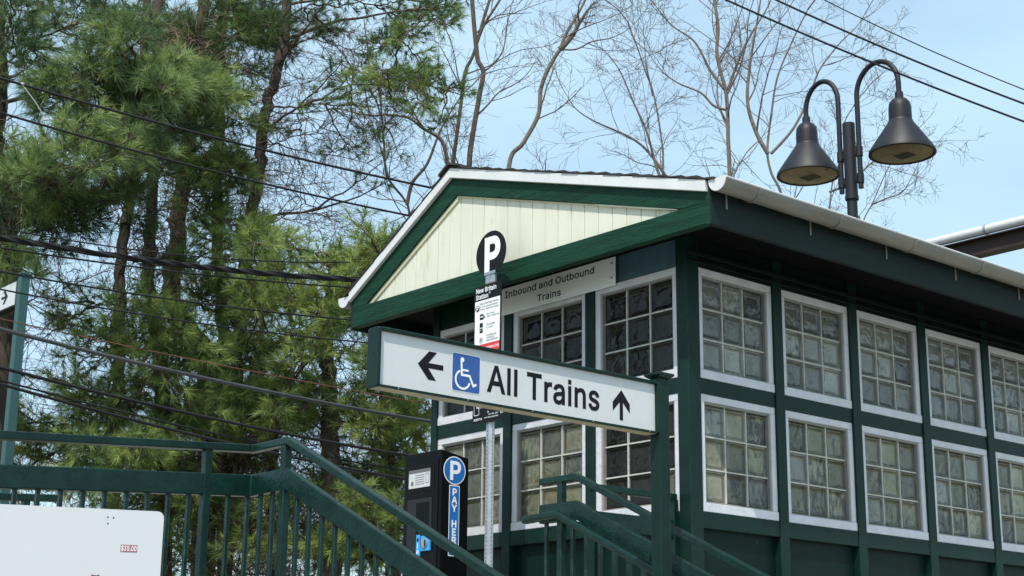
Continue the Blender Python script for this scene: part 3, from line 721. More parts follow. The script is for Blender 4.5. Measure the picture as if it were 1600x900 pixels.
LS = [.079 + PR * i for i in range(NL)]
GS = [.067 + QG * i for i in range(3)]
wall_frame('long', LS, .713, LEND, .079)
wall_frame('gable', GS, .7466, GEND, .067)
for i, s in enumerate(LS):
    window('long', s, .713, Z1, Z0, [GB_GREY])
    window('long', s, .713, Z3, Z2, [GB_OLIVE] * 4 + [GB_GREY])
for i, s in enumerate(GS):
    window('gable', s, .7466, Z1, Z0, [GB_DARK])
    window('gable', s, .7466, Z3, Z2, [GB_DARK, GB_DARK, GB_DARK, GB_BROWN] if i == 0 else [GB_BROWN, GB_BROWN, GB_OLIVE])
# far walls, floor
mb = MB(); mb.box(LEND + .0, LEND + .05, .0, GEND, FZ, TOPW); part('rear_wall', mb, PANELG, shelter)
mb = MB(); mb.box(.06, LEND, GEND - .0, GEND + .05, FZ, TOPW); part('side_wall', mb, PANELG, shelter)
mb = MB(); mb.box(.06, LEND - .01, .06, GEND - .01, FZ + .004, FZ + .03); part('floor', mb, CONC, shelter)

# roof -------------------------------------------------------------
UE = LEND + .42
GU = -.40                                   # plane of the gable boards' trim
AP = (1.869, 5.361)
def rz(v):                                  # top line of the white rake
    return AP[1] - (v - AP[0]) * .5677 if v > AP[0] else AP[1] - (AP[0] - v) * .2883
vL, vR = 3.074, -.560
roof = part('roof', MB().prism([(vR - .02, rz(vR - .02) - .002), (AP[0], AP[1] - .002), (vL + .02, rz(vL + .02) - .002), (vL + .02, rz(vL + .02) - .03), (AP[0], AP[1] - .034), (vR - .02, rz(vR - .02) - .03)], 0, -.404, UE), DARKW, shelter)
rs = random.Random(11)
def courses(side):
    v_eave = vL + .055 if side > 0 else vR - .075
    sl = .5677 if side > 0 else .2883
    L_ = abs(v_eave - AP[0]) * math.sqrt(1 + sl * sl)
    k = 0; d = 0
    cs = 1 / math.sqrt(1 + sl * sl); sn = sl * cs
    while d < L_ - .02:
        d1 = max(0, L_ - d); d0 = max(0, d1 - .165)
        lo = (AP[0] + side * d1 * cs, AP[1] - d1 * sn + .016 + rs.uniform(0, .007))
        hi = (AP[0] + side * d0 * cs, AP[1] - d0 * sn + .003)
        th = .011 + rs.uniform(0, .005)
        ue = -.434 - rs.uniform(0, .006)
        mb = MB().prism([lo, hi, (hi[0], hi[1] - .0022), (lo[0], lo[1] - th)], 0, ue, UE + .03)
        part('shingle_course', mb, SHINGLE, roof)
        d += .135
courses(1); courses(-1)
mb = MB().prism([(AP[0] - .12, AP[1] - .12 * .2883 + .034), (AP[0], AP[1] + .040), (AP[0] + .11, AP[1] - .11 * .5677 + .036), (AP[0] + .11, AP[1] - .11 * .5677 + .020), (AP[0], AP[1] + .022), (AP[0] - .12, AP[1] - .12 * .2883 + .018)], 0, -.452, UE + .03)
part('ridge_cap', mb, SHINGLE, roof)

# white rake fascia, both slopes
hw = .072
for nm, (va, vb) in (('l', (AP[0], vL)), ('r', (vR, AP[0]))):
    mb = MB().prism([(va, rz(va) - .001), (vb, rz(vb) - .001), (vb, rz(vb) - (hw if nm == 'l' else hw)), (va, rz(va) - hw)], 0, -.430, -.402)
    part('rake_fascia', mb, WHITE, shelter, bevel=.002)
# green rake boards (mitred at the ridge) and tie beam
iA = (1.826, 5.153)
def rin(v): return iA[1] - (v - iA[0]) * .5628 if v > iA[0] else iA[1] - (iA[0] - v) * .2845
mb = MB().prism([(AP[0] - .03, rz(AP[0] - .03) - .05), (vL - .002, rz(vL) - .05), (vL - .002, 4.556), (2.885, 4.556), (iA[0] + .001, iA[1])], 0, -.4005, -.355)
part('rake_board', mb, GREENW, shelter, bevel=.003)
mb = MB().prism([(-.5435, rz(-.5435) - .05), (AP[0] - .033, rz(AP[0] - .033) - .05), (iA[0] - .002, iA[1]), (-.346, rin(-.346)), (-.5435, 4.530)], 0, -.4015, -.356)
part('rake_board', mb, GREENW, shelter, bevel=.003)
mb = MB().prism([(-.5435, 4.398), (3.045, 4.398), (3.045, 4.553), (2.86, 4.551), (-.346, 4.532), (-.5435, 4.526)], 0, -.408, -.345)
part('tie_beam', mb, GREENW, shelter, bevel=.004)
# cream boards
gable = part('gable_backing', MB().prism([(-.33, 4.50), (2.93, 4.50), (iA[0], iA[1] + .02)], 0, -.352, -.345), WOODG, shelter)
v = -.354
kk = 0
while v < 2.93:
    a, b = v + .0022 + (.0012 if kk % 2 else 0), v + .127 - .0022
    a2, b2 = max(a, -.34), min(b, 2.93)
    pts = [(a2, 4.50), (b2, 4.50), (b2, max(4.502, rin(b2) + .02))]
    if a2 < iA[0] < b2: pts.append((iA[0], iA[1] + .02))
    pts.append((a2, max(4.502, rin(a2) + .02)))
    dd = -.371 - rs.uniform(0, .0012)
    part('gable_board', MB().prism(pts, 0, dd, -.353), CREAM, gable, bevel=.002)
    v += .127; kk += 1
for (va, vb, w_) in ((iA[0], 2.90, .034), (-.2, iA[0] - .002, .010)):
    mb = MB().prism([(va, rin(va) - .0005), (vb, rin(vb) - .0005), (vb, rin(vb) - w_), (va, rin(va) - w_)], 0, -.385, -.3725)
    part('cream_strip', mb, CREAMD, shelter, bevel=.002)
mb = MB().prism([(-.30, rin(-.30) - .001), (.42, rin(.42) - .001), (.42, rin(.42) - .008), (.3, rin(.3) - .012), (.15, rin(.15) - .009), (-.05, rin(-.05) - .013), (-.30, rin(-.30) - .006)], 0, -.3935, -.3855)
part('cream_strip', mb, CREAM, shelter, label='peeling cream paint strip along right rake')
mb = MB().prism([(1.525, 4.55), (1.545, 4.552), (1.541, 4.60), (1.534, 4.632), (1.532, 4.60), (1.522, 4.575)], 0, -.378, -.3722)
part('bare_wood_chip', mb, RUSTW, shelter)
# eave fascias, soffit, rear gable
mb = MB().box(-.402, UE, -.578, -.5445, 4.388, 4.600); part('eave_fascia', mb, FASCIA, shelter, bevel=.004)
mb = MB().box(-.4105, -.4025, -.577, -.545, 4.390, 4.598); part('fascia_end', mb, GREENW, shelter)
mb = MB().box(-.402, UE, 3.046, 3.079, 4.388, 4.600); part('eave_fascia', mb, FASCIA, shelter, bevel=.004)
rso = random.Random(3)
v = -.54
while v < 3.04:
    mb = MB().box(-.344, UE, v + .002, min(v + .118, 3.044), 4.521 + rso.uniform(0, .002), 4.536)
    part('soffit_board', mb, DARKW, shelter)
    v += .12
mb = MB().prism([(-.55, 4.463), (3.05, 4.463), (3.05, rz(3.05) - .035), (AP[0], AP[1] - .04), (-.55, rz(-.55) - .035)], 0, UE - .05, UE - .01)
part('rear_gable', mb, CREAM, shelter)

# gutters
def gutter(vc, zc, name_label=None):
    R_, t = .068, .004
    out = [(vc + R_ * math.cos(a), zc + R_ * math.sin(a)) for a in [math.pi + math.pi * i / 14 for i in range(15)]]
    inn = [(vc + (R_ - t) * math.cos(a), zc + (R_ - t) * math.sin(a)) for a in [math.pi + math.pi * i / 14 for i in range(15)]]
    gb = MB()
    n = len(out); base = 0
    for u_ in (-.418, UE):
        gb.v += [(u_, *p) for p in out] + [(u_, *p) for p in inn]
    for i in range(n - 1):
        gb.f += [(i, i + 1, 2 * n + i + 1, 2 * n + i), (n + i, 3 * n + i, 3 * n + i + 1, n + i + 1), (i, n + i, n + i + 1, i + 1), (2 * n + i, 2 * n + i + 1, 3 * n + i + 1, 3 * n + i)]
    gb.f += [(0, 2 * n, 3 * n, n), (n - 1, 2 * n - 1, 4 * n - 1, 3 * n - 1)]
    go = part('gutter', gb, GUTTER, shelter, smooth=True)
    side = -1 if vc < 0 else 1
    vb = vc + side * R_
    mb = MB().tube([(-.419, vb, zc + .004), (UE, vb, zc + .004)], .0065, 8)
    part('gutter_bead', mb, WHITE, go, smooth=True)
    mb = MB().prism(out + [(out[-1][0], zc + .012), (out[0][0], zc + .012)], 0, -.424, -.4185)
    part('gutter_end_cap', mb, WHITE, go, bevel=.0015)
    k = 0; u_ = -.128
    while u_ < UE:
        o2 = [(vc + (R_ + .0055) * math.cos(a), zc + (R_ + .0055) * math.sin(a)) for a in [math.pi + math.pi * i / 14 for i in range(15)]]
        i2 = [(vc + (R_ + .0006) * math.cos(a), zc + (R_ + .0006) * math.sin(a)) for a in [math.pi + math.pi * i / 14 for i in range(15)]]
        mb = MB().prism(o2 + i2[::-1], 0, u_, u_ + .020)
        part('gutter_bracket', mb, GUTTER, go)
        mb = MB().box(u_ - .150, u_ - .136, vc - side * (R_ - .0015), vc - side * (R_ - .0045), zc - .135, zc - .02)
        part('gutter_strap', mb, GUTTER, go)
        u_ += .778
gutter(-.648, 4.640)
gutter(3.150, 4.640)

# ------------------------------------------------------------------ sign on the gable wall
def fg(u_):                                  # on a plane facing -u: x runs along -v
    return lambda x, y: (u_, -x, y)
def flong(v_):                               # on a plane facing -v: x runs along u
    return lambda x, y: (x, v_, y)
sg = thing('wall_sign', 'white wall sign reading Inbound and Outbound Trains under the green gable beam', 'sign', (-.032, 1.235, 4.32))
part('sign_panel', MB().box(-.038, -.033, .598, 1.872, 4.318, 4.512), WALLSIGN, sg, bevel=.001)
mb = MB()
wd = put_text(None, 'Inbound and Outbound', .047, None, 0, 0, bold=13, measure=True)
put_text(mb, 'Inbound and Outbound', .047, fg(-.0392), -1.7085, 4.4385, 'l', bold=13, sx=.917 / wd)
put_text(mb, 'Trains', .047, fg(-.0392), -1.245, 4.350, 'c', bold=13, sx=.917 / wd)
part('lettering', mb, BLACK, sg)
for v_ in (.629, 1.842):
    for z_ in (4.473, 4.374):
        mb = MB().tube([(-.0385, v_, z_), (-.0425, v_, z_)], .0075, 12); part('bolt', mb, GALV, sg)

# ------------------------------------------------------------------ lit-box direction sign on its post
def light_box(label, u0, u1, post_u, v0, z0, z1, zg, group):
    s = thing('direction_sign', label, 'sign', (post_u + .037, v0 + .037, zg), group=group)
    dp = .088
    # cabinet with rounded corners seen on its end
    mb = MB()
    poly = rrect(v0, z0, v0 + dp, z1, .016, 4)
    mb.prism(poly, 0, u0, u0 + .018)
    part('end_cap', mb, GREEN, s, bevel=.004)
    mb = MB().prism(poly, 0, u1 - .012, u1); part('end_cap', mb, GREEN, s, bevel=.003)
    mb = MB(); mb.box(u0 + .019, u1 - .013, v0, v0 + dp, z1 - .016, z1); part('top_channel', mb, GREEN, s, bevel=.005)
    mb = MB(); mb.box(u0 + .019, u1 - .013, v0, v0 + .010, z0, z0 + .013); part('bottom_lip', mb, GREEN, s, bevel=.003)
    mb = MB(); mb.box(u0 + .019, u1 - .013, v0 + .0105, v0 + dp, z0 + .001, z0 + .012); part('bottom_tray', mb, mat_tray, s, bevel=.003)
    mb = MB(); mb.box(u0 + .019, u1 - .013, v0 + dp - .01, v0 + dp - .002, z0 + .013, z1 - .017); part('back_panel', mb, SIGNW, s)
    mb = MB(); mb.box(u0 + .019, u1 - .013, v0 + .021, v0 + .027, z0 + .013, z1 - .017); fp = part('face_panel', mb, SIGNW, s)
    k_ = u0 + .12
    while k_ < u1 - .05:
        mb = MB().tube([(k_, v0 - .0005, z0 + .0065), (k_, v0 - .0025, z0 + .0065)], .0035, 8); part('screw', mb, GALV, s)
        k_ += .41
    mb = MB(); mb.box(post_u, post_u + .075, v0 - .004, v0 + .071, zg, z1 + .022); part('post', mb, GREEN, s, bevel=.006)
    pc = (post_u + .0375, v0 + .0335)
    z_ = z1 + .022
    cap = MB()
    for (r0, za, r1, zb) in ((.042, z_ + .001, .058, z_ + .014), (.058, z_ + .0145, .058, z_ + .026), (.058, z_ + .0265, .01, z_ + .036)):
        cap.quadbox([(pc[0] - r0, pc[1] - r0, za), (pc[0] + r0, pc[1] - r0, za), (pc[0] + r0, pc[1] + r0, za), (pc[0] - r0, pc[1] + r0, za),
                     (pc[0] - r1, pc[1] - r1, zb), (pc[0] + r1, pc[1] - r1, zb), (pc[0] + r1, pc[1] + r1, zb), (pc[0] - r1, pc[1] + r1, zb)])
    part('post_cap', cap, GREEN, s, bevel=.002)
    mb = MB().box(post_u - .0, post_u + .075, v0 - .03, v0 + .1, zg, zg + .012); part('base_plate', mb, GREEN, s)
    return s, v0 + .021
mat_tray = mat('cream_tray_grimy', (.42, .37, .24), .6, .15, 5, col2=(.2, .17, .1), thr=.58, grime=.12)
ds, fv = light_box('white All Trains sign with wheelchair square, reaching out from green capped post over the stairs', -2.924, -1.09, -1.092, -.80, 3.035, 3.318, .15, 'All Trains arrow signs')
F1, F2, F3 = flong(fv - .0012), flong(fv - .0024), flong(fv - .0032)
# measured on the plane v = -.80; carried back to the face 21 mm behind it
def sh(P): return [(x + .0155, y) for x, y in P]
mb = MB()
add_flat(mb, [[sh([(-2.696, 3.179), (-2.631, 3.247), (-2.584, 3.247), (-2.634, 3.191), (-2.545, 3.191), (-2.545, 3.166), (-2.634, 3.166), (-2.587, 3.111), (-2.632, 3.111)])]], F1)
part('arrow', mb, BLACK, ds)
mb = MB()
add_flat(mb, [[sh([(-1.367, 3.237), (-1.430, 3.168), (-1.430, 3.121), (-1.380, 3.171), (-1.380, 3.078), (-1.356, 3.078), (-1.356, 3.171), (-1.306, 3.121), (-1.306, 3.168)])]], F1)
part('arrow', mb, BLACK, ds)
mb = MB()
wd = put_text(None, 'All Trains', .127, None, 0, 0, bold=17, measure=True)
kx = .757 / wd
put_letters('All Trains', .127, F1, -2.276 + .0155, 3.108, BLACK, ds, bold=17, sx=kx)
mb = MB(); add_flat(mb, [[sh(rrect(-2.495, 3.080, -2.318, 3.268, .012))]], F1); part('symbol_border', mb, WVINYL, ds)
mb = MB(); add_flat(mb, [[sh(rrect(-2.4905, 3.0845, -2.3225, 3.2635, .010))]], F2); sq = part('symbol_square', mb, BLUE, ds)
mb = MB()
add_flat(mb, [[sh(circle(-2.4315, 3.2365, .0118, 20))]], F3)
add_flat(mb, [[sh(stroke([(-2.4375, 3.230), (-2.4335, 3.163), (-2.386, 3.163), (-2.362, 3.117), (-2.343, 3.127)], .0115))]], flong(fv - .0034))
add_flat(mb, [[sh(stroke([(-2.433, 3.1875), (-2.393, 3.1875)], .0095))]], flong(fv - .0036))
arc = []
cx, cy, r = -2.428, 3.140, .0435
for i in range(29):
    a_ = math.radians(112 + i * (345 - 112) / 28)
    arc.append((cx + r * math.cos(a_), cy + r * math.sin(a_)))
add_flat(mb, [[sh(stroke(arc, .0105))]], flong(fv - .0038))
part('wheelchair_symbol', mb, WVINYL, sq)

# far twin of it at the left edge: its face looks the other way
s2 = thing('direction_sign', 'white arrow sign on pale teal post behind the ramp railing at far left', 'sign', (-1.0, 7.90, .0), group='All Trains arrow signs')
mb = MB(); mb.box(-1.011 + .003, -1.011 + .09, 7.88, 9.9, 5.372, 5.632); part('cabinet', mb, GREEN, s2, bevel=.006)
mb = MB(); mb.box(-1.011 - .004, -1.011 + .002, 7.89, 9.88, 5.386, 5.616); part('face_panel', mb, SIGNW, s2)
mb = MB()
ax = -8.055
add_flat(mb, [[[(ax + .0, 5.50), (ax - .065, 5.567), (ax - .112, 5.567), (ax - .062, 5.512), (ax - .151, 5.512), (ax - .151, 5.488), (ax - .062, 5.488), (ax - .112, 5.433), (ax - .065, 5.433)]]], fg(-1.011 - .0055))
part('arrow', mb, BLACK, s2)
mb = MB(); mb.box(-1.01, -.92, 7.785, 7.875, .0, 5.66); part('post', mb, TEAL, s2, bevel=.005)
cap = MB()
pc = (-.965, 7.83)
for (r0, za, r1, zb) in ((.045, 5.661, .062, 5.674), (.062, 5.6745, .062, 5.686), (.062, 5.6865, .012, 5.696)):
    cap.quadbox([(pc[0] - r0, pc[1] - r0, za), (pc[0] + r0, pc[1] - r0, za), (pc[0] + r0, pc[1] + r0, za), (pc[0] - r0, pc[1] + r0, za),
                 (pc[0] - r1, pc[1] - r1, zb), (pc[0] + r1, pc[1] - r1, zb), (pc[0] + r1, pc[1] + r1, zb), (pc[0] - r1, pc[1] + r1, zb)])
part('post_cap', cap, TEAL, s2)

# ------------------------------------------------------------------ parking sign on the punched post
ps = thing('parking_sign', 'round black P sign above a tall rules board on punched steel post', 'parking sign', (-.55, 1.262, FZ))
pu = -.55
# U-channel post
mb = MB()
zb, zt = FZ - .3, 4.45
vc = 1.262
for (va, vb, ua, ub) in ((vc - .040, vc - .017, pu + .020, pu + .0245), (vc + .017, vc + .040, pu + .020, pu + .0245)):
    mb.box(ua, ub, va, vb, zb, zt)
for sgn in (-1, 1):
    mb.quadbox([(pu + .008, vc + sgn * .0035, zb), (pu + .012, vc + sgn * .0035, zb), (pu + .0243, vc + sgn * .0172, zb), (pu + .0202, vc + sgn * .0172, zb),
                (pu + .008, vc + sgn * .0035, zt), (pu + .012, vc + sgn * .0035, zt), (pu + .0243, vc + sgn * .0172, zt), (pu + .0202, vc + sgn * .0172, zt)])
mb.box(pu + .0078, pu + .0118, vc - .0034, vc + .0034, zb, zt)
post = part('post', mb, GALV, ps)
mb = MB()
z_ = FZ
HOLE = bpy.data.materials.new('hole_dark'); HOLE.use_nodes = True; HOLE.node_tree.nodes['Principled BSDF'].inputs['Base Color'].default_value = (.01, .01, .01, 1)
while z_ < 3.40:
    for sgn in (-1, 1):
        add_flat(mb, [[circle(-(vc + sgn * .0275), z_, .0042, 8)]], fg(pu + .0192))
    z_ += .0254
part('punched_holes', mb, HOLE, post, kind='stuff')
mb = MB().box(pu - .001, pu + .002, 1.141, 1.420, 3.435, 4.362); board = part('rules_board', mb, BLACK, ps)
X0_, X1_ = -1.420, -1.141
f1, f2, f3 = fg(pu - .0020), fg(pu - .0030), fg(pu - .0040)
mb = MB(); add_flat(mb, [[rrect(X0_ + .010, 3.960, X1_ - .012, 4.262, .004)]], f1); part('white_field', mb, WVINYL, board)
mb = MB(); add_flat(mb, [[[(X0_ + .001, 3.905), (X1_ - .012, 3.905), (X1_ - .012, 3.962), (X0_ + .001, 3.962)]]], fg(pu - .0025)); part('red_band', mb, RED, board)
mb = MB()
put_text(mb, 'New Britain', .031, f1, X0_ + .016, 4.318, bold=16, sx=.88)
put_text(mb, 'Station', .031, f1, X0_ + .016, 4.274, bold=16, sx=.88)
put_text(mb, 'SEPTA Passengers Only', .019, f2, (X0_ + X1_) / 2, 3.925, 'c', bold=14, sx=.80)
for i, s in enumerate(('Parking available by', 'Text NEWBRI', 'to 777507')):
    put_text(mb, s, .016, f1, X1_ - .016, 3.872 - i * .030, 'r', bold=8)
put_text(mb, 'Text', .018, f1, X0_ + .10, 3.600, bold=10)
put_text(mb, 'available by text', .017, f1, X1_ - .022, 3.562, 'r', bold=12, sx=.9)
put_text(mb, 'NEWBRI to 777507', .019, f1, X1_ - .022, 3.535, 'r', bold=14, sx=.85)
put_text(mb, '215-580-7800', .009, f1, X1_ - .018, 3.480, 'r', bold=8)
put_text(mb, 'www.septa.org/parking', .009, f1, X1_ - .018, 3.462, 'r', bold=8)
put_text(mb, '#ISEPTA', .014, f1, X0_ + .014, 3.455, bold=14)
add_flat(mb, [[rrect(X0_ + .016, 3.49, X0_ + .068, 3.63, .01), rrect(X0_ + .019, 3.493, X0_ + .065, 3.627, .008)]], f1)
add_flat(mb, [[rrect(X0_ + .030, 3.575, X0_ + .060, 3.590, .002)]], fg(pu - .0022))
add_flat(mb, [[rrect(X0_ + .030, 3.553, X0_ + .058, 3.560, .002)]], fg(pu - .0024))
part('white_lettering', mb, WVINYL, board)
mb = MB()
xs = X0_ + .060
for i, (s, h, y) in enumerate((('Daily & Overnight Parking', .0145, 4.232), ('24 Hr. Max Required Weekdays', .0115, 4.212), ('No Fee on Weekends & Holidays', .0115, 4.194))):
    put_text(mb, s, h, f2, xs, y, bold=3, sx=.80)
for s, y in (('Pay at Kiosk', 4.155), ('Cash or Credit Only', 4.138), ('Text NEWBRI', 4.082), ('to 777507', 4.062), ('The Mobile App', 4.010), ('Download at', 3.993), ('septa.org/parking', 3.976)):
    put_text(mb, s, .012, f2, X0_ + .130, y, bold=5, sx=.85)
add_flat(mb, [[circle(X0_ + .036, 4.212, .022, 28)]], f2)
add_flat(mb, [[rrect(X0_ + .062, 4.130, X0_ + .100, 4.168, .003), rrect(X0_ + .066, 4.146, X0_ + .096, 4.156, .002)]], f2)
add_flat(mb, [[circle(X0_ + .108, 4.146, .009, 16), circle(X0_ + .108, 4.146, .005, 16)]], f3)
add_flat(mb, [[rrect(X0_ + .062, 4.040, X0_ + .094, 4.108, .004), rrect(X0_ + .067, 4.070, X0_ + .090, 4.078, .001), rrect(X0_ + .067, 4.056, X0_ + .086, 4.060, .001)]], f2)
add_flat(mb, [[rrect(X0_ + .062, 3.972, X0_ + .094, 4.000, .003), rrect(X0_ + .065, 3.975, X0_ + .091, 3.997, .002)]], f2)
add_flat(mb, [[[(X0_ + .076, 3.990), (X0_ + .080, 3.990), (X0_ + .080, 4.014), (X0_ + .076, 4.014)]]], f3)
add_flat(mb, [[circle(X0_ + .078, 3.987, .006, 12)]], fg(pu - .0045))
part('black_lettering', mb, BLACK, board)
mb = MB(); put_text(mb, 'P', .030, f3, X0_ + .0365, 4.197, 'c', bold=26); part('small_letter_P', mb, WVINYL, board)
for z_ in (4.302, 3.500):
    mb = MB().tube([(pu - .0015, vc - .005, z_), (pu - .006, vc - .005, z_)], .008, 12); part('bolt', mb, GALV, ps)
mb = MB().box(pu - .004, pu + .012, vc - .050, vc + .045, 4.365, 4.452); part('bracket', mb, GALV, ps, bevel=.006)
mb = MB().box(pu - .009, pu - .0045, vc - .062, vc + .052, 4.425, 4.447); part('bracket_clamp', mb, GALV, ps, bevel=.004)
mb = MB().box(pu - .008, pu - .0045, vc - .002, vc + .008, 4.365, 4.424); part('bracket_rib', mb, GALV, ps)
n = 64
mb = MB(); mb.prism([(1.2515 + .1545 * math.cos(2 * math.pi * i / n), 4.572 + .1545 * math.sin(2 * math.pi * i / n)) for i in range(n)], 0, pu - .003, pu - .0005)
disc = part('round_panel', mb, BLACK, ps)
mb = MB(); put_text(mb, 'P', .212, fg(pu - .0042), -1.242, 4.462, 'c', bold=34, sx=.93); part('letter_P', mb, WVINYL, disc)

# ------------------------------------------------------------------ pay kiosk
kx_, kv0, kv1, kd = -.62, 1.653, 2.056, .238
ks = thing('pay_kiosk', 'black parking pay machine with blue P circle and vertical PAY HERE strip', 'pay machine', (kx_ + .12, 1.85, FZ))
mb = MB()
mb.quadbox([(kx_, kv0, FZ + .02), (kx_ + kd, kv0, FZ + .02), (kx_ + kd, kv1, FZ + .02), (kx_, kv1, FZ + .02),
            (kx_, kv0, 3.298), (kx_ + kd, kv0, 3.258), (kx_ + kd, kv1, 3.258), (kx_, kv1, 3.298)])
part('cabinet', mb, KIOSK, ks, bevel=.012, seg=3)
mb = MB().box(kx_ - .03, kx_ + kd + .03, kv0 - .03, kv1 + .03, FZ, FZ + .018); part('base_plate', mb, GALV, ks)
def kf(v0_, v1_, z0_, z1_, d=.004, nm='plate', m=None, par=None, d0=-.0005):
    mb = MB().box(kx_ - d, kx_ - d0, v0_, v1_, z0_, z1_)
    return part(nm, mb, m or KIOSK, par or ks, bevel=min(.002, d / 3))
door = kf(1.680, 2.030, 2.40, 3.235, .006, 'front_door')
mb = MB()
for (a, b, c, d) in ((1.725, 2.01, 3.195, 3.20), (1.725, 2.01, 3.038, 3.043), (1.720, 1.724, 2.99, 3.2)):
    mb.box(kx_ - .009, kx_ - .0065, a, b, c, d)
part('door_rib', mb, KIOSK, door)
pl_ = kf(1.760, 1.992, 3.060, 3.182, .008, 'instruction_plate', SHEETW, door, d0=.0066)
mb = MB()
fk = fg(kx_ - .0092)
add_flat(mb, [[[(-1.992, 3.160), (-1.760, 3.160), (-1.760, 3.1825), (-1.992, 3.1825)]]], fk)
add_flat(mb, [[rrect(-1.965, 3.078, -1.940, 3.105, .003)]], fk)
for r_ in range(5):
    add_flat(mb, [[[(-1.92, 3.142 - r_ * .015), (-1.82, 3.142 - r_ * .015), (-1.82, 3.1455 - r_ * .015), (-1.92, 3.1455 - r_ * .015)]]], fk)
add_flat(mb, [[rrect(-1.805, 3.085, -1.772, 3.150, .002), rrect(-1.802, 3.088, -1.775, 3.147, .002)]], fk)
part('plate_print', mb, mat('grey_print', (.12, .12, .12), .5), pl_)
kf(1.735, 2.000, 2.640, 2.985, .0085, 'screen_recess', KIOSKD, door, d0=.0066)
kf(1.765, 1.90, 2.68, 2.96, .0125, 'screen_hood', KIOSK, door, d0=.0090)
cs = kf(1.845, 1.885, 2.605, 2.745, .016, 'coin_label', LBLUE, door, d0=.0066)
cr = kf(1.735, 1.830, 2.635, 2.735, .020, 'card_reader', LBLUE, door, d0=.0066)
mb = MB().tube([(kx_ - .0205, 1.787, 2.684), (kx_ - .030, 1.787, 2.684)], .032, 20); part('reader_dome', mb, GALV, cr, bevel=.004)
mb = MB(); add_flat(mb, [[rrect(-1.780, 2.662, -1.762, 2.706, .004)]], fg(kx_ - .0312)); part('reader_window', mb, KIOSKD, cr)
mb = MB(); add_flat(mb, [[circle(-1.865, 2.712, .012, 20)]], fg(kx_ - .0172)); part('coin_eye', mb, KIOSKD, cs)
mb = MB(); add_flat(mb, [[circle(-1.865, 2.632, .012, 20), circle(-1.865, 2.632, .006, 20)]], fg(kx_ - .0174))
add_flat(mb, [[[(-1.868, 2.655), (-1.862, 2.655), (-1.862, 2.690), (-1.868, 2.690)]]], fg(kx_ - .0174)); part('coin_print', mb, WVINYL, cs)
mb = MB().box(kx_ - .0075, kx_ - .0015, 1.715, 1.719, 2.42, 2.62); part('door_seam', mb, KIOSKD, door)
# side stickers (the side looks towards -v)
kp = kv0
def ring_poly(cx, cy, r): return circle(cx, cy, r, 48)
mb = MB(); add_flat(mb, [[ring_poly(-.507, 3.164, .094)]], flong(kp - .0012)); sb = part('circle_border', mb, WVINYL, ks)
mb = MB(); add_flat(mb, [[ring_poly(-.507, 3.164, .087)]], flong(kp - .0020)); part('blue_circle', mb, BLUE2, sb)
mb = MB(); put_text(mb, 'P', .118, flong(kp - .0028), -.503, 3.104, 'c', bold=24); part('letter_P', mb, WVINYL, sb)
mb = MB(); add_flat(mb, [[rrect(-.549, 2.600, -.461, 3.066, .006)]], flong(kp - .0012)); st = part('strip_border', mb, WVINYL, ks)
mb = MB(); add_flat(mb, [[rrect(-.544, 2.606, -.466, 3.060, .005)]], flong(kp - .0020)); part('blue_strip', mb, BLUE2, st)
for i, ch in enumerate('PAY HERE'):
    if ch != ' ':
        mb = MB()
        put_text(mb, ch, .043, flong(kp - .0028), -.505, 3.000 - i * .0535 - (0 if i < 3 else -.004), 'c', bold=30, sx=1.05)
        part('letter', mb, WVINYL, st)

# ------------------------------------------------------------------ railings
def bar_height(path, s):
    """point and z on a polyline at plan distance s"""
    acc = 0
    for a, b in zip(path, path[1:]):
        a, b = Vector(a), Vector(b)
        L_ = (Vector((b.x, b.y)) - Vector((a.x, a.y))).length
        if s <= acc + L_: return a.lerp(b, (s - acc) / L_), (b - a)
        acc += L_
    return None, None

def railing(label, path, posts, group, bal=.114, bstart=.06, grab=None, drop=1.0, skip_posts=False):
    base = Vector(path[0])
    r = thing('railing', label, 'railing', (path[len(path) // 2][0], path[len(path) // 2][1], path[len(path) // 2][2] - 1.07), group=group)
    part('top_rail', MB().rail(path, .050, .040), RAILM, r, bevel=.006, seg=3)
    pb = [(p[0], p[1], p[2] - .157) for p in path]
    part('board', MB().rail(pb, .040, .112), RAILM, r, bevel=.007, seg=3)
    pbot = [(p[0], p[1], p[2] - drop) for p in path]
    part('bottom_rail', MB().rail(pbot, .038, .032), RAILM, r, bevel=.004)
    tot = sum((Vector(b[:2]) - Vector(a[:2])).length for a, b in zip(path, path[1:]))
    for s in posts:
        p, d = bar_height(path, s)
        h = .021
        part('post', MB().box(p.x - h, p.x + h, p.y - h, p.y + h, p.z - 1.07, p.z - .036), RAILM, r, bevel=.004)
    s = bstart
    while s < tot - .02:
        if not any(abs(s - q) < .035 for q in posts):
            p, d = bar_height(path, s)
            h = .0105
            part('baluster', MB().box(p.x - h, p.x + h, p.y - h, p.y + h, p.z - drop - .005, p.z - .262), RAILM, r, bevel=.002, seg=1)
        s += bal
    return r
G_R = 'green stair and ramp railings'
SL = .4735
railing('green ramp and stair railing beside the pay machine, bending down to the right', [(-6.9, .56, 2.948 - .067 * 4.18), (-2.72, .56, 2.948), (-2.72, .22, 2.950), (-2.72, -3.3, 2.950 - SL * 3.52)],
        [.35, 2.0, 3.905, 4.18 + .31, 4.18 + 1.95, 4.18 + 3.7], G_R, bstart=.05)
r2 = railing('green stair railing with rounded lower grab rail, passing behind the sign post', [(-.74, .526, 2.968), (-.74, .208, 2.968), (-.74, -3.3, 2.968 - SL * 3.508)],
        [.181, 1.9, 3.65], G_R, bstart=.05)
gp = [(-.835, .575, 2.742), (-.835, .28, 2.752), (-.835, -3.25, 2.752 - SL * 3.53)]
part('grab_rail', MB().rail([(p[0], p[1], p[2] + .0) for p in gp], .052, .048), RAILM, r2, bevel=.016, seg=4)
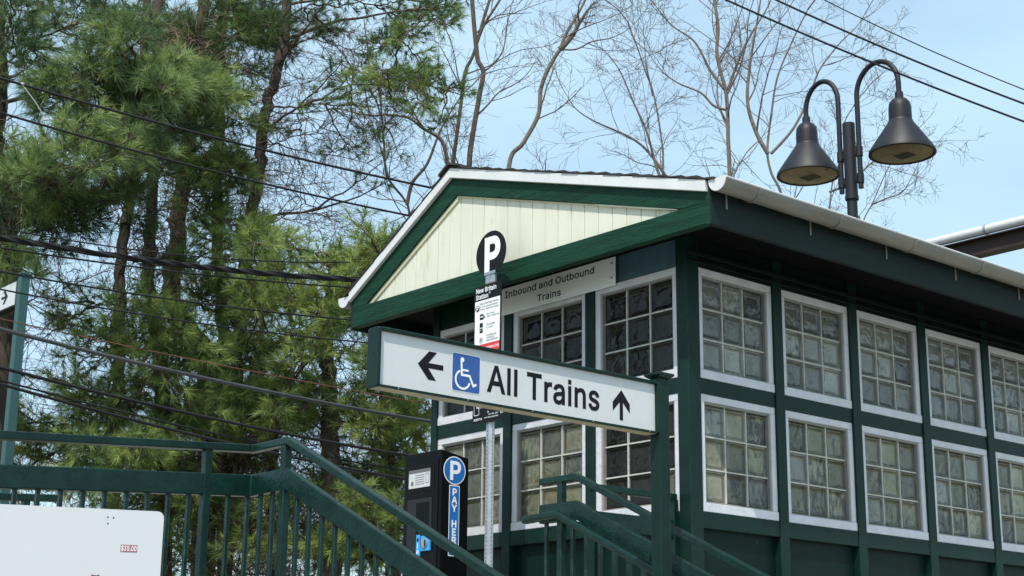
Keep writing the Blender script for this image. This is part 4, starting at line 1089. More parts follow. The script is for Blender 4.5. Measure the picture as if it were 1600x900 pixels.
for s_ in (.40, 1.9, 3.5):
    p, d = bar_height(gp, s_)
    part('grab_bracket', MB().box(-.82, -.752, p.y - .012, p.y + .012, p.z - .045, p.z - .02), RAILM, r2, bevel=.003)
r3 = railing('short green railing closing the gap between stair rail and shelter corner', [(-.70, .135, 2.905), (-.035, .10, 2.905)], [.655], G_R, bstart=.07)
r4 = railing('green railing on the far side of the ramp, glimpsed under the ramp board', [(-6.9, 2.02, 2.79 - .067 * 3.8), (-3.1, 2.02, 2.79)], [.4, 2.0, 3.6], G_R, bstart=.06)

# ------------------------------------------------------------------ white price board, lower left
A_ = Vector((-1.661, 5.2, 0)); D_ = Vector((.5, .16, 0)).normalized(); N_ = Vector((D_.y, -D_.x, 0))
def onb(px, py):
    r = at(px, py, 5.0) - Vector((0, 0, EYE)); k = A_.dot(N_) / r.dot(N_); P = r * k + Vector((0, 0, EYE))
    return (P - A_).dot(D_), P.z
xr, zt_ = onb(257, 798)
zt_ = onb(128, 793.5)[1]
pbase = A_ + D_ * (-.15)
pb = bpy.data.objects.new('price_board', None); COL.objects.link(pb); pb.location = (pbase.x, pbase.y, 0); pb.rotation_euler = (0, 0, math.atan2(D_.y, D_.x))
meta(pb, 'white round-cornered parking notice board with small $35.00 sticker, seen at lower left', 'notice board'); OFF[pb.name] = Vector((-.15, 0, 0))
poly = rrect(-.62, zt_ - 1.05, xr, zt_, .022)
mb = MB(); mb.prism(poly, 1, 0, .004); pan = part('board_panel', mb, SHEETW, pb)
mb = MB()
for p_ in ((168.5, 808), (177.5, 809), (168.5, 818)):
    x_, z_ = onb(*p_); add_flat(mb, [[circle(x_, z_, .0026, 10)]], lambda x, y: (x, -.0012, y))
part('bolt_holes', mb, HOLE, pan)
x0_, z0_ = onb(188, 862); x1_, z1_ = onb(214.5, 852)
mb = MB(); add_flat(mb, [[[(x0_, z0_), (x1_, z0_), (x1_, z1_), (x0_, z1_)]]], lambda x, y: (x, -.0012, y)); stk = part('price_sticker', mb, MAROON, pan)
mb = MB(); wd = put_text(None, '$35.00', (z1_ - z0_) * .68, None, 0, 0, bold=10, measure=True)
put_text(mb, '$35.00', (z1_ - z0_) * .68, lambda x, y: (x, -.0020, y), x0_ + .001, z0_ + (z1_ - z0_) * .16, bold=10, sx=(x1_ - x0_ - .002) / wd); part('price_lettering', mb, WVINYL, stk)
xa, za = onb(143, 897); xb, zb2 = onb(155, 900)
mb = MB(); add_flat(mb, [[[(xa, za - .05), (xb, za - .05), (xb, za), (xb - .006, za - .0035), (xa + .006, za - .0035), (xa, za)]]], lambda x, y: (x, -.0012, y)); part('print_mark', mb, mat('dark_maroon_print', (.09, .02, .02), .5), pan)
for x_ in (-.45, xr - .24):
    mb = MB().box(x_ - .03, x_ + .03, .005, .06, 0, zt_ - .03); part('post', mb, GALV, pb)

# ------------------------------------------------------------------ twin-arm lamp
LC = Vector((4.0, 1.70, 0))
lp = thing('street_lamp', 'black lamp post with two gooseneck arms and cone shades behind the roof', 'street lamp', (4.0, 1.70, 0))
OFF[lp.name] = Vector((4.0, 1.70, 0))
lx, ly = LC.x, LC.y
mb = MB().tube([(lx, ly, 0), (lx, ly, 6.12)], [.058, .046], 20); part('pole', mb, LAMPM, lp, smooth=True)
mb = MB().tube([(lx, ly, 6.08), (lx, ly, 6.79)], .056, 20); part('pole_sleeve', mb, LAMPM, lp, bevel=.004, smooth=True)
mb = MB().tube([(lx, ly, 6.065), (lx, ly, 6.10)], .061, 20); part('collar', mb, LAMPM, lp, smooth=True)
for side, R_, dz in ((1, .185, 0), (-1, .226, 0)):
    v_in = ly + side * .105; v_out = v_in + side * 2 * R_
    zc = 7.04 if side > 0 else 7.02
    pts = [(lx, v_in, 6.15)] + [(lx, v_in, 6.15 + k * (zc - 6.15) / 4) for k in range(1, 5)]
    for k in range(1, 17):
        a_ = math.pi * k / 16
        pts.append((lx, v_in + side * R_ * (1 - math.cos(a_)), zc + R_ * (1.3 if side > 0 else 1.15) * math.sin(a_)))
    pts.append((lx, v_out, (zc + (6.985 if side > 0 else 6.925)) / 2)); zend = 6.985 if side > 0 else 6.925
    pts.append((lx, v_out, zend))
    mb = MB().tube(pts, .0235, 12); arm = part('arm', mb, LAMPM, lp, smooth=True)
    for z_ in (6.20, 6.45):
        mb = MB().tube([(lx, v_in, z_), (lx, v_in, z_ + .09)], .031, 12); part('clamp', mb, LAMPM, arm, smooth=True)
        mb = MB().box(lx - .012, lx + .012, min(ly, v_in), max(ly, v_in), z_ + .02, z_ + .07); part('clamp_arm', mb, LAMPM, arm)
    c = (lx, v_out, zend)
    prof = [(.0, .0), (.036, .0), (.038, -.055), (.042, -.058), (.066, -.070), (.092, -.105), (.099, -.15), (.101, -.262), (.106, -.268), (.108, -.285)]
    sd_ = part('shade_neck', MB().lathe(c, prof, 36), LAMPM, lp, smooth=True)
    prof2 = [(.100, -.268), (.285, -.545), (.290, -.575), (.276, -.580), (.266, -.572), (.262, -.556), (.10, -.31)]
    shd = part('lamp_shade', MB().lathe(c, prof2, 56), LAMPM, lp, smooth=True)
    mb = MB().lathe(c, [(.0, -.592), (.12, -.588), (.225, -.578), (.262, -.570)], 56); part('lens', mb, LAMPIN, shd, smooth=True)
    mb = MB().box(lx - .05, lx + .07, v_out - .09, v_out + .06, c[2] - .5945, c[2] - .589); part('lamp_tray', mb, mat('lamp_inner_dark', (.05, .04, .025), .6), shd)

# ------------------------------------------------------------------ gantry with white conduit, far right
gn = thing('steel_gantry', 'dark brown steel beam carrying a white conduit behind the shelter roof at right', 'gantry', (6.13, -5.0, 0))
mb = MB(); mb.box(6.07, 6.21, -5.0, 2.5, 5.985, 5.997); mb.box(6.134, 6.146, -5.0, 2.5, 5.9972, 6.148); mb.box(6.07, 6.21, -5.0, 2.5, 6.1482, 6.160)
part('beam', mb, STEELB, gn)
mb = MB().box(6.205, 6.212, -5.0, 2.5, 6.0, 6.145); part('beam_web_plate', mb, STEELB, gn)
mb = MB().tube([(6.10, 2.5, 6.225), (6.10, -5.0, 6.225)], .047, 20); part('conduit', mb, PIPE, gn, smooth=True)
for v_ in (1.70, -.1, -1.9, -3.7):
    mb = MB().tube([(6.10, v_, 6.225), (6.10, v_ - .025, 6.225)], .052, 16); cl = part('conduit_clamp', mb, GALV, gn)
    mb = MB().box(6.085, 6.115, v_ - .02, v_ - .005, 6.160, 6.178); part('clamp_foot', mb, GALV, cl)
for v_ in (-5.0, 2.4):
    mb = MB().box(6.06, 6.22, v_ - .08, v_ + .08, 0, 5.984); part('column', mb, STEELB, gn)
# ------------------------------------------------------------------ overhead wires
def wire(label, p0, p1, rad, m=None, sag=.045, ext0=1.2, ext1=.35, group='overhead wires', twist=False):
    a, b = at(*p0), at(*p1)
    d = b - a
    A, B_ = a - d * ext0, b + d * ext1
    n = 40
    pts = []
    for i in range(n + 1):
        t = i / n
        P = A.lerp(B_, t)
        s_in = (t * (1 + ext0 + ext1) - ext0)                 # 0..1 between the two seen points
        P.z -= sag * 4 * (.25 - (s_in - .5) ** 2)
        pts.append(P)
    mb = MB()
    mb.tube(pts, rad, 6)
    if twist:
        for ph in (0, 2.1, 4.2):
            q = []
            for i in range(n * 8 + 1):
                t = i / (n * 8); k = t * n; j = min(n - 1, int(k)); P = pts[j].lerp(pts[j + 1], k - j)
                q.append(P + Vector((0, math.cos(k * 1.9 + ph + math.sin(k * .7)) * rad * 1.25, math.sin(k * 1.9 + ph + math.sin(k * .7)) * rad * 1.1)))
            mb.tube(q, rad * .6, 5)
    mid = pts[len(pts) // 2]
    return solo('overhead_wire', mb, m or WIREM, label, 'wire', tuple(mid), frame='xyz', group=group, smooth=True)
YL, YR = 12.0, 14.4
wire('highest wire crossing the pines to the gable ridge, with a tie hanging from it', (0, 122, YL), (672, 293, YR), .011)
wire('second wire down from the top left, ending at the steep roof edge', (0, 176, YL), (640, 337, YR), .010)
wire('thin wire just above the twisted cable bundle on the left', (0, 356, YL), (420, 408, 13.5), .006)
wire('thick twisted cable bundle at roof eave height on the left', (0, 371, YL), (560, 437, YR), .017, twist=True, sag=.05)
wire('thin wire just under the twisted cable bundle', (0, 387, YL), (600, 452, YR), .008)
wire('thin wire meeting the teal post top, third below the bundle', (0, 424, YL), (590, 503, YR), .008)
wire('thin wire reaching the left end cap of the All Trains sign', (0, 452, YL), (580, 536, YR), .007)
wire('thick smooth grey cable in the middle left', (0, 514, YL), (675, 659, YR), .017, m=WIREG)
wire('thick black cable under the smooth grey one', (0, 574, YL), (640, 712, YR), .014)
wire('lowest double black cable at the left', (0, 600, YL), (630, 748, YR), .013)
wire('thin black cable riding just over the lowest double one', (0, 594, YL), (640, 737, YR + .1), .008)
wire('faded orange line tangled through the pine boughs', (0, 498, 12.2), (640, 626, 14.6), .0045, m=TWINE, sag=.02)
a_, b_ = at(34, 131, 12.1), at(72, 187, 12.2)
mb = MB().tube([a_, (a_ + b_) / 2 + Vector((.01, 0, 0)), b_], .0045, 6); mb.tube([a_ + Vector((-.02, 0, 0)), a_ + Vector((.02, 0, 0))], .010, 8); mb.tube([b_ + Vector((-.02, 0, 0)), b_ + Vector((.025, 0, 0))], .010, 8)
solo('wire_tie', mb, mat('pale_tie', (.4, .4, .38), .5), 'pale tie rod slung between the two upper wires at far left', 'wire tie', tuple(a_), frame='xyz')
wire('lower thick wire of the right-hand sky, passing behind the lamp arm', (1135, 0, 9), (1600, 190, 9), .0065, ext0=.6, ext1=1.0, sag=.02, group='wires in the right sky')
wire('middle wire of the right-hand sky', (1213, 0, 9.2), (1600, 162, 9.2), .0065, ext0=.6, ext1=1.0, sag=.02, group='wires in the right sky')
wire('topmost thin wire of the right-hand sky', (1288, 0, 9.6), (1600, 140, 9.6), .0038, ext0=.6, ext1=1.0, sag=.02, group='wires in the right sky')

# ------------------------------------------------------------------ wood and needles as numpy meshes
NR = np.random.default_rng(7)
class Wood:
    def __init__(s): s.v, s.f, s.n = [], [], 0
    def add(s, P, R, sides=5):
        P = np.asarray(P, float); R = np.asarray(R, float); m = len(P)
        T = np.gradient(P, axis=0); T /= np.linalg.norm(T, axis=1)[:, None] + 1e-9
        ref = np.array([.31, .22, .92]) if abs(T[0, 2]) < .85 else np.array([.9, .3, .1])
        A = np.cross(T, ref); A /= np.linalg.norm(A, axis=1)[:, None] + 1e-9
        B = np.cross(T, A)
        g = np.arange(sides) * 2 * np.pi / sides
        ring = P[:, None, :] + R[:, None, None] * (np.cos(g)[None, :, None] * A[:, None, :] + np.sin(g)[None, :, None] * B[:, None, :])
        s.v.append(ring.reshape(-1, 3))
        i = np.arange(m - 1)[:, None] * sides; k = np.arange(sides)[None, :]; k2 = (k + 1) % sides
        F = np.stack([i + k, i + k2, i + sides + k2, i + sides + k], -1).reshape(-1, 4) + s.n
        s.f.append(F); s.n += m * sides
    def build(s, name, m, parent, off, kind=None, label=None):
        if not s.v: return None
        Vv = np.concatenate(s.v) - np.array(off); F = np.concatenate(s.f)
        return np_mesh(name, Vv, F, 4, m, parent, kind, label, smooth=True)

def np_mesh(name, Vv, F, k, m, parent, kind=None, label=None, smooth=False, tone=None):
    me = bpy.data.meshes.new(name)
    me.vertices.add(len(Vv)); me.vertices.foreach_set('co', Vv.astype(np.float32).ravel())
    me.loops.add(len(F) * k); me.loops.foreach_set('vertex_index', F.astype(np.int32).ravel())
    me.polygons.add(len(F)); me.polygons.foreach_set('loop_start', np.arange(len(F), dtype=np.int32) * k)
    if smooth: me.polygons.foreach_set('use_smooth', np.ones(len(F), bool))
    if tone is not None:
        a = me.attributes.new('tone', 'FLOAT', 'POINT'); a.data.foreach_set('value', tone.astype(np.float32))
    me.update(calc_edges=True)
    me.materials.append(m)
    o = bpy.data.objects.new(name, me); COL.objects.link(o)
    if parent: o.parent = parent
    if kind: o['kind'] = kind
    if label: o['label'] = label
    return o

def unit(v): return v / (np.linalg.norm(v) + 1e-9)
def rnd(): return unit(NR.normal(size=3))

def grow(wood, p, d, L, r, lvl, up=.05, wob=.075, kids=5, spread=.75, minr=.0035):
    """bare limb that wanders and forks"""
    n = 9 if lvl > 1 else 6
    P = [np.array(p, float)]; dd = unit(np.array(d, float))
    for i in range(n):
        dd = unit(dd + NR.normal(size=3) * wob + np.array([0, 0, up]))
        P.append(P[-1] + dd * L / n)
    R = np.maximum(r * (1 - np.linspace(0, .72, n + 1)), minr * .7)
    wood.add(P, R, 6 if r > .03 else (4 if r > .01 else 3))
    if lvl <= 0: return
    nk = kids + int(NR.integers(0, 3))
    for k in range(nk):
        t = NR.uniform(.22, 1.0); j = min(n - 1, int(t * n)); q = P[j] + (P[j + 1] - P[j]) * (t * n - j)
        ax = unit(P[j + 1] - P[j]); s = rnd(); s = unit(s - ax * s.dot(ax))
        a = NR.uniform(.45, 1.0) * spread
        grow(wood, q, ax * math.cos(a) + s * math.sin(a), L * NR.uniform(.35, .62) * (1.15 - t * .45), max(minr, R[j] * NR.uniform(.42, .68)), lvl - 1, up, wob * 1.1, kids, spread, minr)

def smooth_path(P, n=5):
    P = [np.array(p) for p in P]
    out = []
    for i in range(len(P) - 1):
        p0, p1, p2, p3 = P[max(i - 1, 0)], P[i], P[i + 1], P[min(i + 2, len(P) - 1)]
        for k in range(n):
            t = k / n
            out.append(.5 * ((2 * p1) + (-p0 + p2) * t + (2 * p0 - 5 * p1 + 4 * p2 - p3) * t * t + (-p0 + 3 * p1 - 3 * p2 + p3) * t ** 3))
    out.append(P[-1])
    return np.array(out)

def bare_tree(label, stems, base, mats, kids_per_m=2.0, klen=1.3, lvl=3, up=.03, group='bare trees behind the shelter', spread=.95, kr=.55, dens=4):
    """stems: list of ([(px,py,Y)...], r0, r1); the first one runs down to the ground"""
    b = np.array(at(*base)); b[2] = 0
    t = thing('bare_tree', label, 'tree', tuple(b), group=group, frame='xyz')
    wd = Wood(); tw = Wood()
    for si, (pp, r0, r1) in enumerate(stems):
        P = [np.array(at(*p)) for p in pp]
        if si == 0: P = [b] + P
        P = smooth_path(P, 6)
        L = np.linalg.norm(np.diff(P, axis=0), axis=1); S = np.concatenate([[0], np.cumsum(L)]); tot = S[-1]
        R = r0 + (r1 - r0) * (S / tot)
        R = R * .66
        wd.add(P, R, 9 if r0 > .03 else 6)
        z0 = 3.4 if si == 0 else -9
        nk = int(tot * kids_per_m * 1.35)
        for k in range(nk):
            s = NR.uniform(.08, 1) * tot; j = min(len(P) - 2, int(np.searchsorted(S, s)) - 1); j = max(j, 0)
            if P[j][2] < z0: continue
            q = P[j]; ax = unit(P[j + 1] - P[j]); sd_ = rnd(); sd_ = unit(sd_ - ax * sd_.dot(ax)); a = NR.uniform(.5, 1.1) * spread
            grow(tw, q, ax * math.cos(a) + sd_ * math.sin(a), klen * NR.uniform(.55, 1.3), max(.005, min(.024, R[j] * kr * NR.uniform(.6, 1.1))), lvl - 1, up, .12, dens, 1.1, .0032)
        # the leader frays out
        grow(tw, P[-1], P[-1] - P[-2], klen * .9, max(.005, r1), lvl - 1, up, .12, dens, 1.0, .0032)
    wd.build('trunk', mats[0], t, b); tw.build('twigs', mats[1], t, b, kind='stuff')
    return t
YD = 21.0
def s_(pts, Y): return [(x, y, Y) for x, y in pts]
mD = (BARKD, TWIG)
bare_tree('tall bare tree with two crossing dark trunks rising behind the gable ridge', [
    (s_([(700, 420), (708, 262), (712, 225), (722, 150), (727, 112), (740, 84), (757, 25), (775, -30)], YD), .085, .03)], (705, 900, YD), (BARKM, TWIG), kids_per_m=1.6, lvl=3)
bare_tree('bare tree with a knobbly brown trunk just right of the gable ridge', [
    (s_([(728, 420), (733, 262), (738, 215), (749, 150), (755, 113), (747, 95), (744, 72), (740, 30), (735, -40)], YD - .4), .095, .045),
    (s_([(752, 112), (768, 103), (786, 78), (792, 40), (800, 5)], YD - .4), .018, .008),
    (s_([(745, 68), (756, 40), (778, 5), (795, -25)], YD - .4), .035, .02)], (725, 900, YD - .4), (BARKM, TWIG), kids_per_m=1.5, lvl=3)
bare_tree('small forked bare tree beside the steep left roof edge', [
    (s_([(650, 420), (640, 335), (632, 312), (605, 275), (600, 225), (595, 160)], YD - 1), .05, .02),
    (s_([(636, 320), (645, 285), (668, 255), (690, 200), (720, 150)], YD - 1), .04, .012),
    (s_([(700, 258), (690, 220), (660, 200), (640, 185), (615, 180)], YD - 1), .045, .02)], (648, 900, YD - 1), (BARKM, TWIG), kids_per_m=2.2, lvl=3)
bare_tree('leaning bare tree with a clean fork near the top, centre of the sky', [
    (s_([(800, 420), (795, 262), (818, 223), (841, 180), (845, 140), (857, 107), (875, 77)], YD + 1), .085, .045),
    (s_([(875, 77), (886, 50), (905, 18), (925, -20)], YD + 1), .04, .022),
    (s_([(876, 77), (900, 77), (925, 65), (952, 60), (975, 50), (992, 36)], YD + 1), .022, .006)], (790, 900, YD + 1), mD, kids_per_m=1.3, klen=1.0, lvl=3)
bare_tree('slender many-stemmed bare tree in the middle of the sky', [
    (s_([(1030, 420), (1036, 262), (1033, 215), (1022, 150), (1008, 110), (998, 80), (985, 45)], YD + 2), .06, .015),
    (s_([(1036, 285), (1026, 262), (1010, 205), (990, 160), (968, 110), (945, 80), (925, 70)], YD + 2), .035, .008),
    (s_([(1050, 290), (1015, 240), (985, 215), (930, 190), (900, 170), (880, 140)], YD + 2), .04, .008),
    (s_([(1020, 150), (1010, 100), (1005, 45)], YD + 2), .02, .006)], (1032, 900, YD + 2), mD, kids_per_m=2.6, klen=1.25, lvl=3)
bare_tree('tall bare tree with a straight mossy trunk left of the lamp', [
    (s_([(1140, 420), (1140, 280), (1138, 225), (1135, 150), (1124, 105), (1120, 80), (1122, 45), (1117, 5), (1112, -40)], YD + 1.2), .085, .035),
    (s_([(1135, 172), (1115, 165), (1095, 145), (1060, 130), (1035, 112), (1018, 90)], YD + 1.2), .03, .008),
    (s_([(1136, 145), (1110, 110), (1085, 65), (1050, 40), (1025, 10)], YD + 1.2), .035, .010),
    (s_([(1137, 140), (1152, 100), (1170, 60), (1200, 10), (1210, -20)], YD + 1.2), .035, .012)], (1142, 900, YD + 1.2), mD, kids_per_m=2.2, klen=1.4, lvl=3)
bare_tree('bare tree with a pale bent trunk directly left of the left lamp shade', [
    (s_([(1232, 420), (1222, 310), (1205, 270), (1199, 235), (1205, 180), (1215, 120), (1240, 60), (1262, 15)], YD + .6), .075, .015),
    (s_([(1200, 240), (1182, 208), (1168, 160), (1172, 100), (1182, 40), (1190, -10)], YD + .6), .05, .015),
    (s_([(1205, 240), (1240, 200), (1265, 150), (1280, 110), (1310, 70), (1338, 42), (1352, 20)], YD + .6), .035, .008)], (1228, 900, YD + .6), mD, kids_per_m=2.3, klen=1.3, lvl=3)
bare_tree('low bare tree showing between the two lamp shades and the gutter', [
    (s_([(1292, 420), (1296, 330), (1302, 280), (1318, 235), (1320, 190), (1345, 150)], YD + 2.4), .055, .012),
    (s_([(1296, 300), (1320, 290), (1345, 270), (1368, 250), (1402, 235), (1440, 225)], YD + 2.4), .03, .006)], (1292, 900, YD + 2.4), mD, kids_per_m=2.0, klen=1.1, lvl=3)
bare_tree('low bare tree with a broken pale stem right of the lamp post', [
    (s_([(1340, 420), (1348, 350), (1362, 320), (1376, 288), (1385, 268), (1400, 240)], YD + 1.8), .055, .010),
    (s_([(1362, 320), (1385, 310), (1410, 300), (1428, 270)], YD + 1.8), .02, .006)], (1340, 900, YD + 1.8), mD, kids_per_m=2.8, klen=.95, lvl=3)

# pines ------------------------------------------------------------
class Needles:
    def __init__(s): s.p, s.d, s.t, s.l = [], [], [], []
    def tuft(s, p, d, tone, ln): s.p.append(p); s.d.append(d); s.t.append(tone); s.l.append(ln)
    def build(s, name, m, parent, off, per=20, width=.0042):
        if not s.p: return
        P = np.array(s.p); D = np.array(s.d); D /= np.linalg.norm(D, axis=1)[:, None]; T = np.array(s.t); L = np.array(s.l)
        n = len(P)
        X = NR.normal(size=(n, per, 3))
        X -= (X * D[:, None, :]).sum(-1, keepdims=True) * D[:, None, :]
        X /= np.linalg.norm(X, axis=2, keepdims=True) + 1e-9
        ang = NR.uniform(.08, 1.0, size=(n, per, 1))
        ND = D[:, None, :] * np.cos(ang) + X * np.sin(ang)
        base = P[:, None, :] + D[:, None, :] * NR.uniform(-.035, .015, size=(n, per, 1))
        ln = L[:, None, None] * NR.uniform(.75, 1.15, size=(n, per, 1))
        ND = ND + np.array([0, 0, -.10])[None, None, :]
        tip = base + ND * ln
        S = np.cross(ND, NR.normal(size=(n, per, 3))); S /= np.linalg.norm(S, axis=2, keepdims=True) + 1e-9
        v0 = base - S * width / 2; v1 = base + S * width / 2
        Vv = np.stack([v0, v1, tip + S * width * .12], 2).reshape(-1, 3) - np.array(off)
        F = np.arange(len(Vv)).reshape(-1, 3)
        tn = np.clip(T[:, None] + NR.normal(size=(n, per)) * .07, 0, 1)
        tn = np.repeat(tn[:, :, None], 3, 2).reshape(-1)
        np_mesh(name, Vv, F, 3, m, parent, tone=tn)

def bough(wood, nd, a, c, size, tone=.5, dens=1.0, ln=.12, dead=False):
    """limb from a on the trunk to a spray centred on c; side shoots lie in a flattish fan carrying tufts"""
    a = np.array(a); c = np.array(c)
    d = unit(c - a); hd = unit(np.array([d[0], d[1], 0]) + 1e-6)
    end = c + hd * size * .55 + np.array([0, 0, size * .12])
    L = np.linalg.norm(end - a)
    mid = (a + end) / 2 + np.array([0, 0, -.06 * L]) + NR.normal(size=3) * .085 * L
    t = np.linspace(0, 1, 12)[:, None]
    P = (1 - t) ** 2 * a + 2 * t * (1 - t) * mid + t ** 2 * end
    P[1:-1] += NR.normal(size=(10, 3)) * .012
    wood.add(P, np.linspace((.006 + .009 * L) * (.6 if dead else 1), .0045, 12), 5)
    nsh = int((6 + 7 * size) * dens)
    if dead:
        for k in range(int(7 * size * 1.3)):
            j = int(NR.integers(3, 12)); ax = unit(P[min(11, j)] - P[j - 1]); s1 = rnd(); s1 = unit(s1 - ax * s1.dot(ax))
            grow(wood, P[min(11, j)], ax * .6 + s1 * .8, size * NR.uniform(.5, 1.1), .0062, 2, .0, .16, 4, .9, .0026)
        return P
    t0 = max(.15, 1 - 1.5 * size / L)
    for k in range(nsh):
        tt = t0 + (1 - t0) * (k + NR.uniform(0, 1)) / nsh
        j = min(10, int(tt * 11)); q = P[j] + (P[j + 1] - P[j]) * (tt * 11 - j)
        ax = unit(P[j + 1] - P[j])
        side = unit(np.cross(ax, [0, 0, 1])) * (1 if k % 2 else -1)
        dr = unit(ax * NR.uniform(.45, .9) + side * NR.uniform(.5, 1) + np.array([0, 0, NR.uniform(-.25, .45)]))
        sl = size * NR.uniform(.35, .75) * (1.1 - .5 * (tt - t0) / (1 - t0 + 1e-6))
        m_ = 6
        Q = [q]; dd = dr
        for i in range(m_):
            dd = unit(dd + NR.normal(size=3) * .13 + np.array([0, 0, .05])); Q.append(Q[-1] + dd * sl / m_)
        Q = np.array(Q); wood.add(Q, np.linspace(.0065, .003, m_ + 1), 3)
        tn = np.clip(tone + NR.normal() * .20, 0, 1)
        for i in range(2, m_ + 1):
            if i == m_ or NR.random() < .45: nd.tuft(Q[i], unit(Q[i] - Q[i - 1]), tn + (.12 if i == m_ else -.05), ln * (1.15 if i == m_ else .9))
            for s2 in range(2):
                if NR.random() < .42:
                    e = Q[i - 1] + unit((Q[i] - Q[i - 1]) / (sl / m_) * .8 + rnd() * .9) * NR.uniform(.07, .16)
                    wood.add(np.array([Q[i - 1], e]), np.array([.0028, .002]), 3)
                    nd.tuft(e, unit(e - Q[i - 1]), tn + NR.normal() * .1, ln)
    return P

def pine(label, trunk, r0, r1, sprays, nmat=None, dead=(), Yt=None, tangles=(), size=.62, ln=.135, per=18, width=.0066, extra=()):
    """trunk: seen points (px,py,Y); sprays: (px,py,dY,size,tone,dens)"""
    b = np.array(at(*trunk[0])); 
    b[2] = 0
    t = thing('pine_tree', label, 'tree', tuple(b), group='white pines behind the wires', frame='xyz')
    T = smooth_path([b] + [np.array(at(*p)) for p in trunk], 8)
    n = len(T); T[1:-1] += NR.normal(size=(n - 2, 3)) * .012
    R = np.linspace(r0, r1, n) * (1 + NR.normal(size=n) * .03)
    wd = Wood(); wd.add(T, R, 12)
    br = Wood(); nd = Needles()
    Yt = trunk[0][2]
    limbs = []
    def start(c, hz):
        # from the trunk, or forking off a limb that already reaches most of the way
        q = T[int(np.argmin(np.abs(T[:, 2] - hz)))]
        if limbs and NR.random() < .85:
            A_ll = np.concatenate([P_[2:9] for P_ in limbs]); d_ = np.linalg.norm(A_ll - c, axis=1); i = int(np.argmin(d_))
            if d_[i] < .75 * np.linalg.norm(q - c): return A_ll[i]
        return q
    for sp in list(sprays):
        px, py, dY, sz, tone, dens = sp
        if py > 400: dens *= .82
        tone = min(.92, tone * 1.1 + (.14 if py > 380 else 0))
        for rep in range(3 if (Yt < 17 or py > 400) else 2):
            c = np.array(at(px + NR.normal() * 14, py + NR.normal() * 11, Yt + dY + NR.normal() * .35))
            # the first limb leaves the trunk a little below the spray; the others fork from it
            if rep == 0:
                hz = c[2] - NR.uniform(-.1, .7)
                P0 = bough(br, nd, start(c, hz), c, sz * NR.uniform(.85, 1.2), tone, dens, ln); limbs.append(P0)
            else:
                bough(br, nd, P0[int(NR.integers(4, 9))], c + NR.normal(size=3) * .12, sz * NR.uniform(.7, 1.1), tone, dens, ln)
    for (px, py, dY, sz) in dead:
        c = np.array(at(px + NR.normal() * 10, py + NR.normal() * 10, Yt + dY))
        limbs.append(bough(br, nd, start(c, c[2] - NR.uniform(-.2, .5)), c, sz, 0, 1.3, ln, dead=True))
    for z in np.arange(3.4, T[-1][2] - .3, .34):                      # snapped dead stubs round the trunk
        j = int(np.argmin(np.abs(T[:, 2] - z)))
        for k in range(2):
            d = rnd(); d[2] = abs(d[2]) * .3; grow(br, T[j], d, NR.uniform(.3, 1.1), .009, 1, .0, .22, 4, 1.0, .0026)
    vt = Wood()
    for (px, py, sz, cnt) in tangles:
        c0 = np.array(at(px, py, Yt - .25))
        for k in range(cnt):
            p = c0 + NR.normal(size=3) * np.array([sz * .45, sz * .3, sz * .8]); Q = [p]; dd = rnd(); dd[2] -= .8
            for i in range(9):
                dd = unit(dd + NR.normal(size=3) * .55 + (c0 - Q[-1]) * .5); Q.append(Q[-1] + dd * .075)
            vt.add(np.array(Q), np.linspace(.0045, .0022, 10), 3)
    wd.build('trunk', BARKP, t, b); br.build('branches', BARKM, t, b)
    nd.build('needles', nmat or NEEDLE, t, b, per, width)
    if tangles: vt.build('vine_tangle', DEADW, t, b, kind='stuff')
    return t

def S(lst, dY=0, size=.6, tone=.5, dens=1.0):
    return [(p[0], p[1], (p[2] if len(p) > 2 else dY) , size, tone, dens) for p in lst]

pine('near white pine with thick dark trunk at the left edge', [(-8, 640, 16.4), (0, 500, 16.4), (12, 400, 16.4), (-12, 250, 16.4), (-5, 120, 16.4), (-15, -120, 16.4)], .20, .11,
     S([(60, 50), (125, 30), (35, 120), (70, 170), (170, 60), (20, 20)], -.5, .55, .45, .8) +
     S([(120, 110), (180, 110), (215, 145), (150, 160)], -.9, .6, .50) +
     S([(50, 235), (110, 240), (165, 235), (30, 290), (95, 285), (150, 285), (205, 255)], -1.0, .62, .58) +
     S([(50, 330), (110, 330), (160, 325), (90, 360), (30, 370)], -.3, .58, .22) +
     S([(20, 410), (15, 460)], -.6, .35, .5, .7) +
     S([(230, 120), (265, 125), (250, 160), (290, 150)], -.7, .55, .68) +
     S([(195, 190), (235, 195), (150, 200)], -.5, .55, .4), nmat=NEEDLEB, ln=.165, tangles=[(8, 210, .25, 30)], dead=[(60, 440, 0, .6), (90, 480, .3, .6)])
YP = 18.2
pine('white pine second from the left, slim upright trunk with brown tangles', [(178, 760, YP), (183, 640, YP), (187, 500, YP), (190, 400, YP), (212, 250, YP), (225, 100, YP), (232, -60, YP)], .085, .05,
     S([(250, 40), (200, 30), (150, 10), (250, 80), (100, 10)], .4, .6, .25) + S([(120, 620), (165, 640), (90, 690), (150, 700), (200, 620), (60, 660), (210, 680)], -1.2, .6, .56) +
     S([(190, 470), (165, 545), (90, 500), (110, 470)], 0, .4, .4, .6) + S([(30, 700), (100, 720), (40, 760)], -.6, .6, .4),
     dead=[(100, 420, .5, .8), (130, 520, 0, .9), (150, 480, .3, .8), (60, 560, .4, .8), (100, 590, 0, .9), (140, 430, .8, .7), (60, 500, .6, .7)], tangles=[(212, 190, .3, 40)])
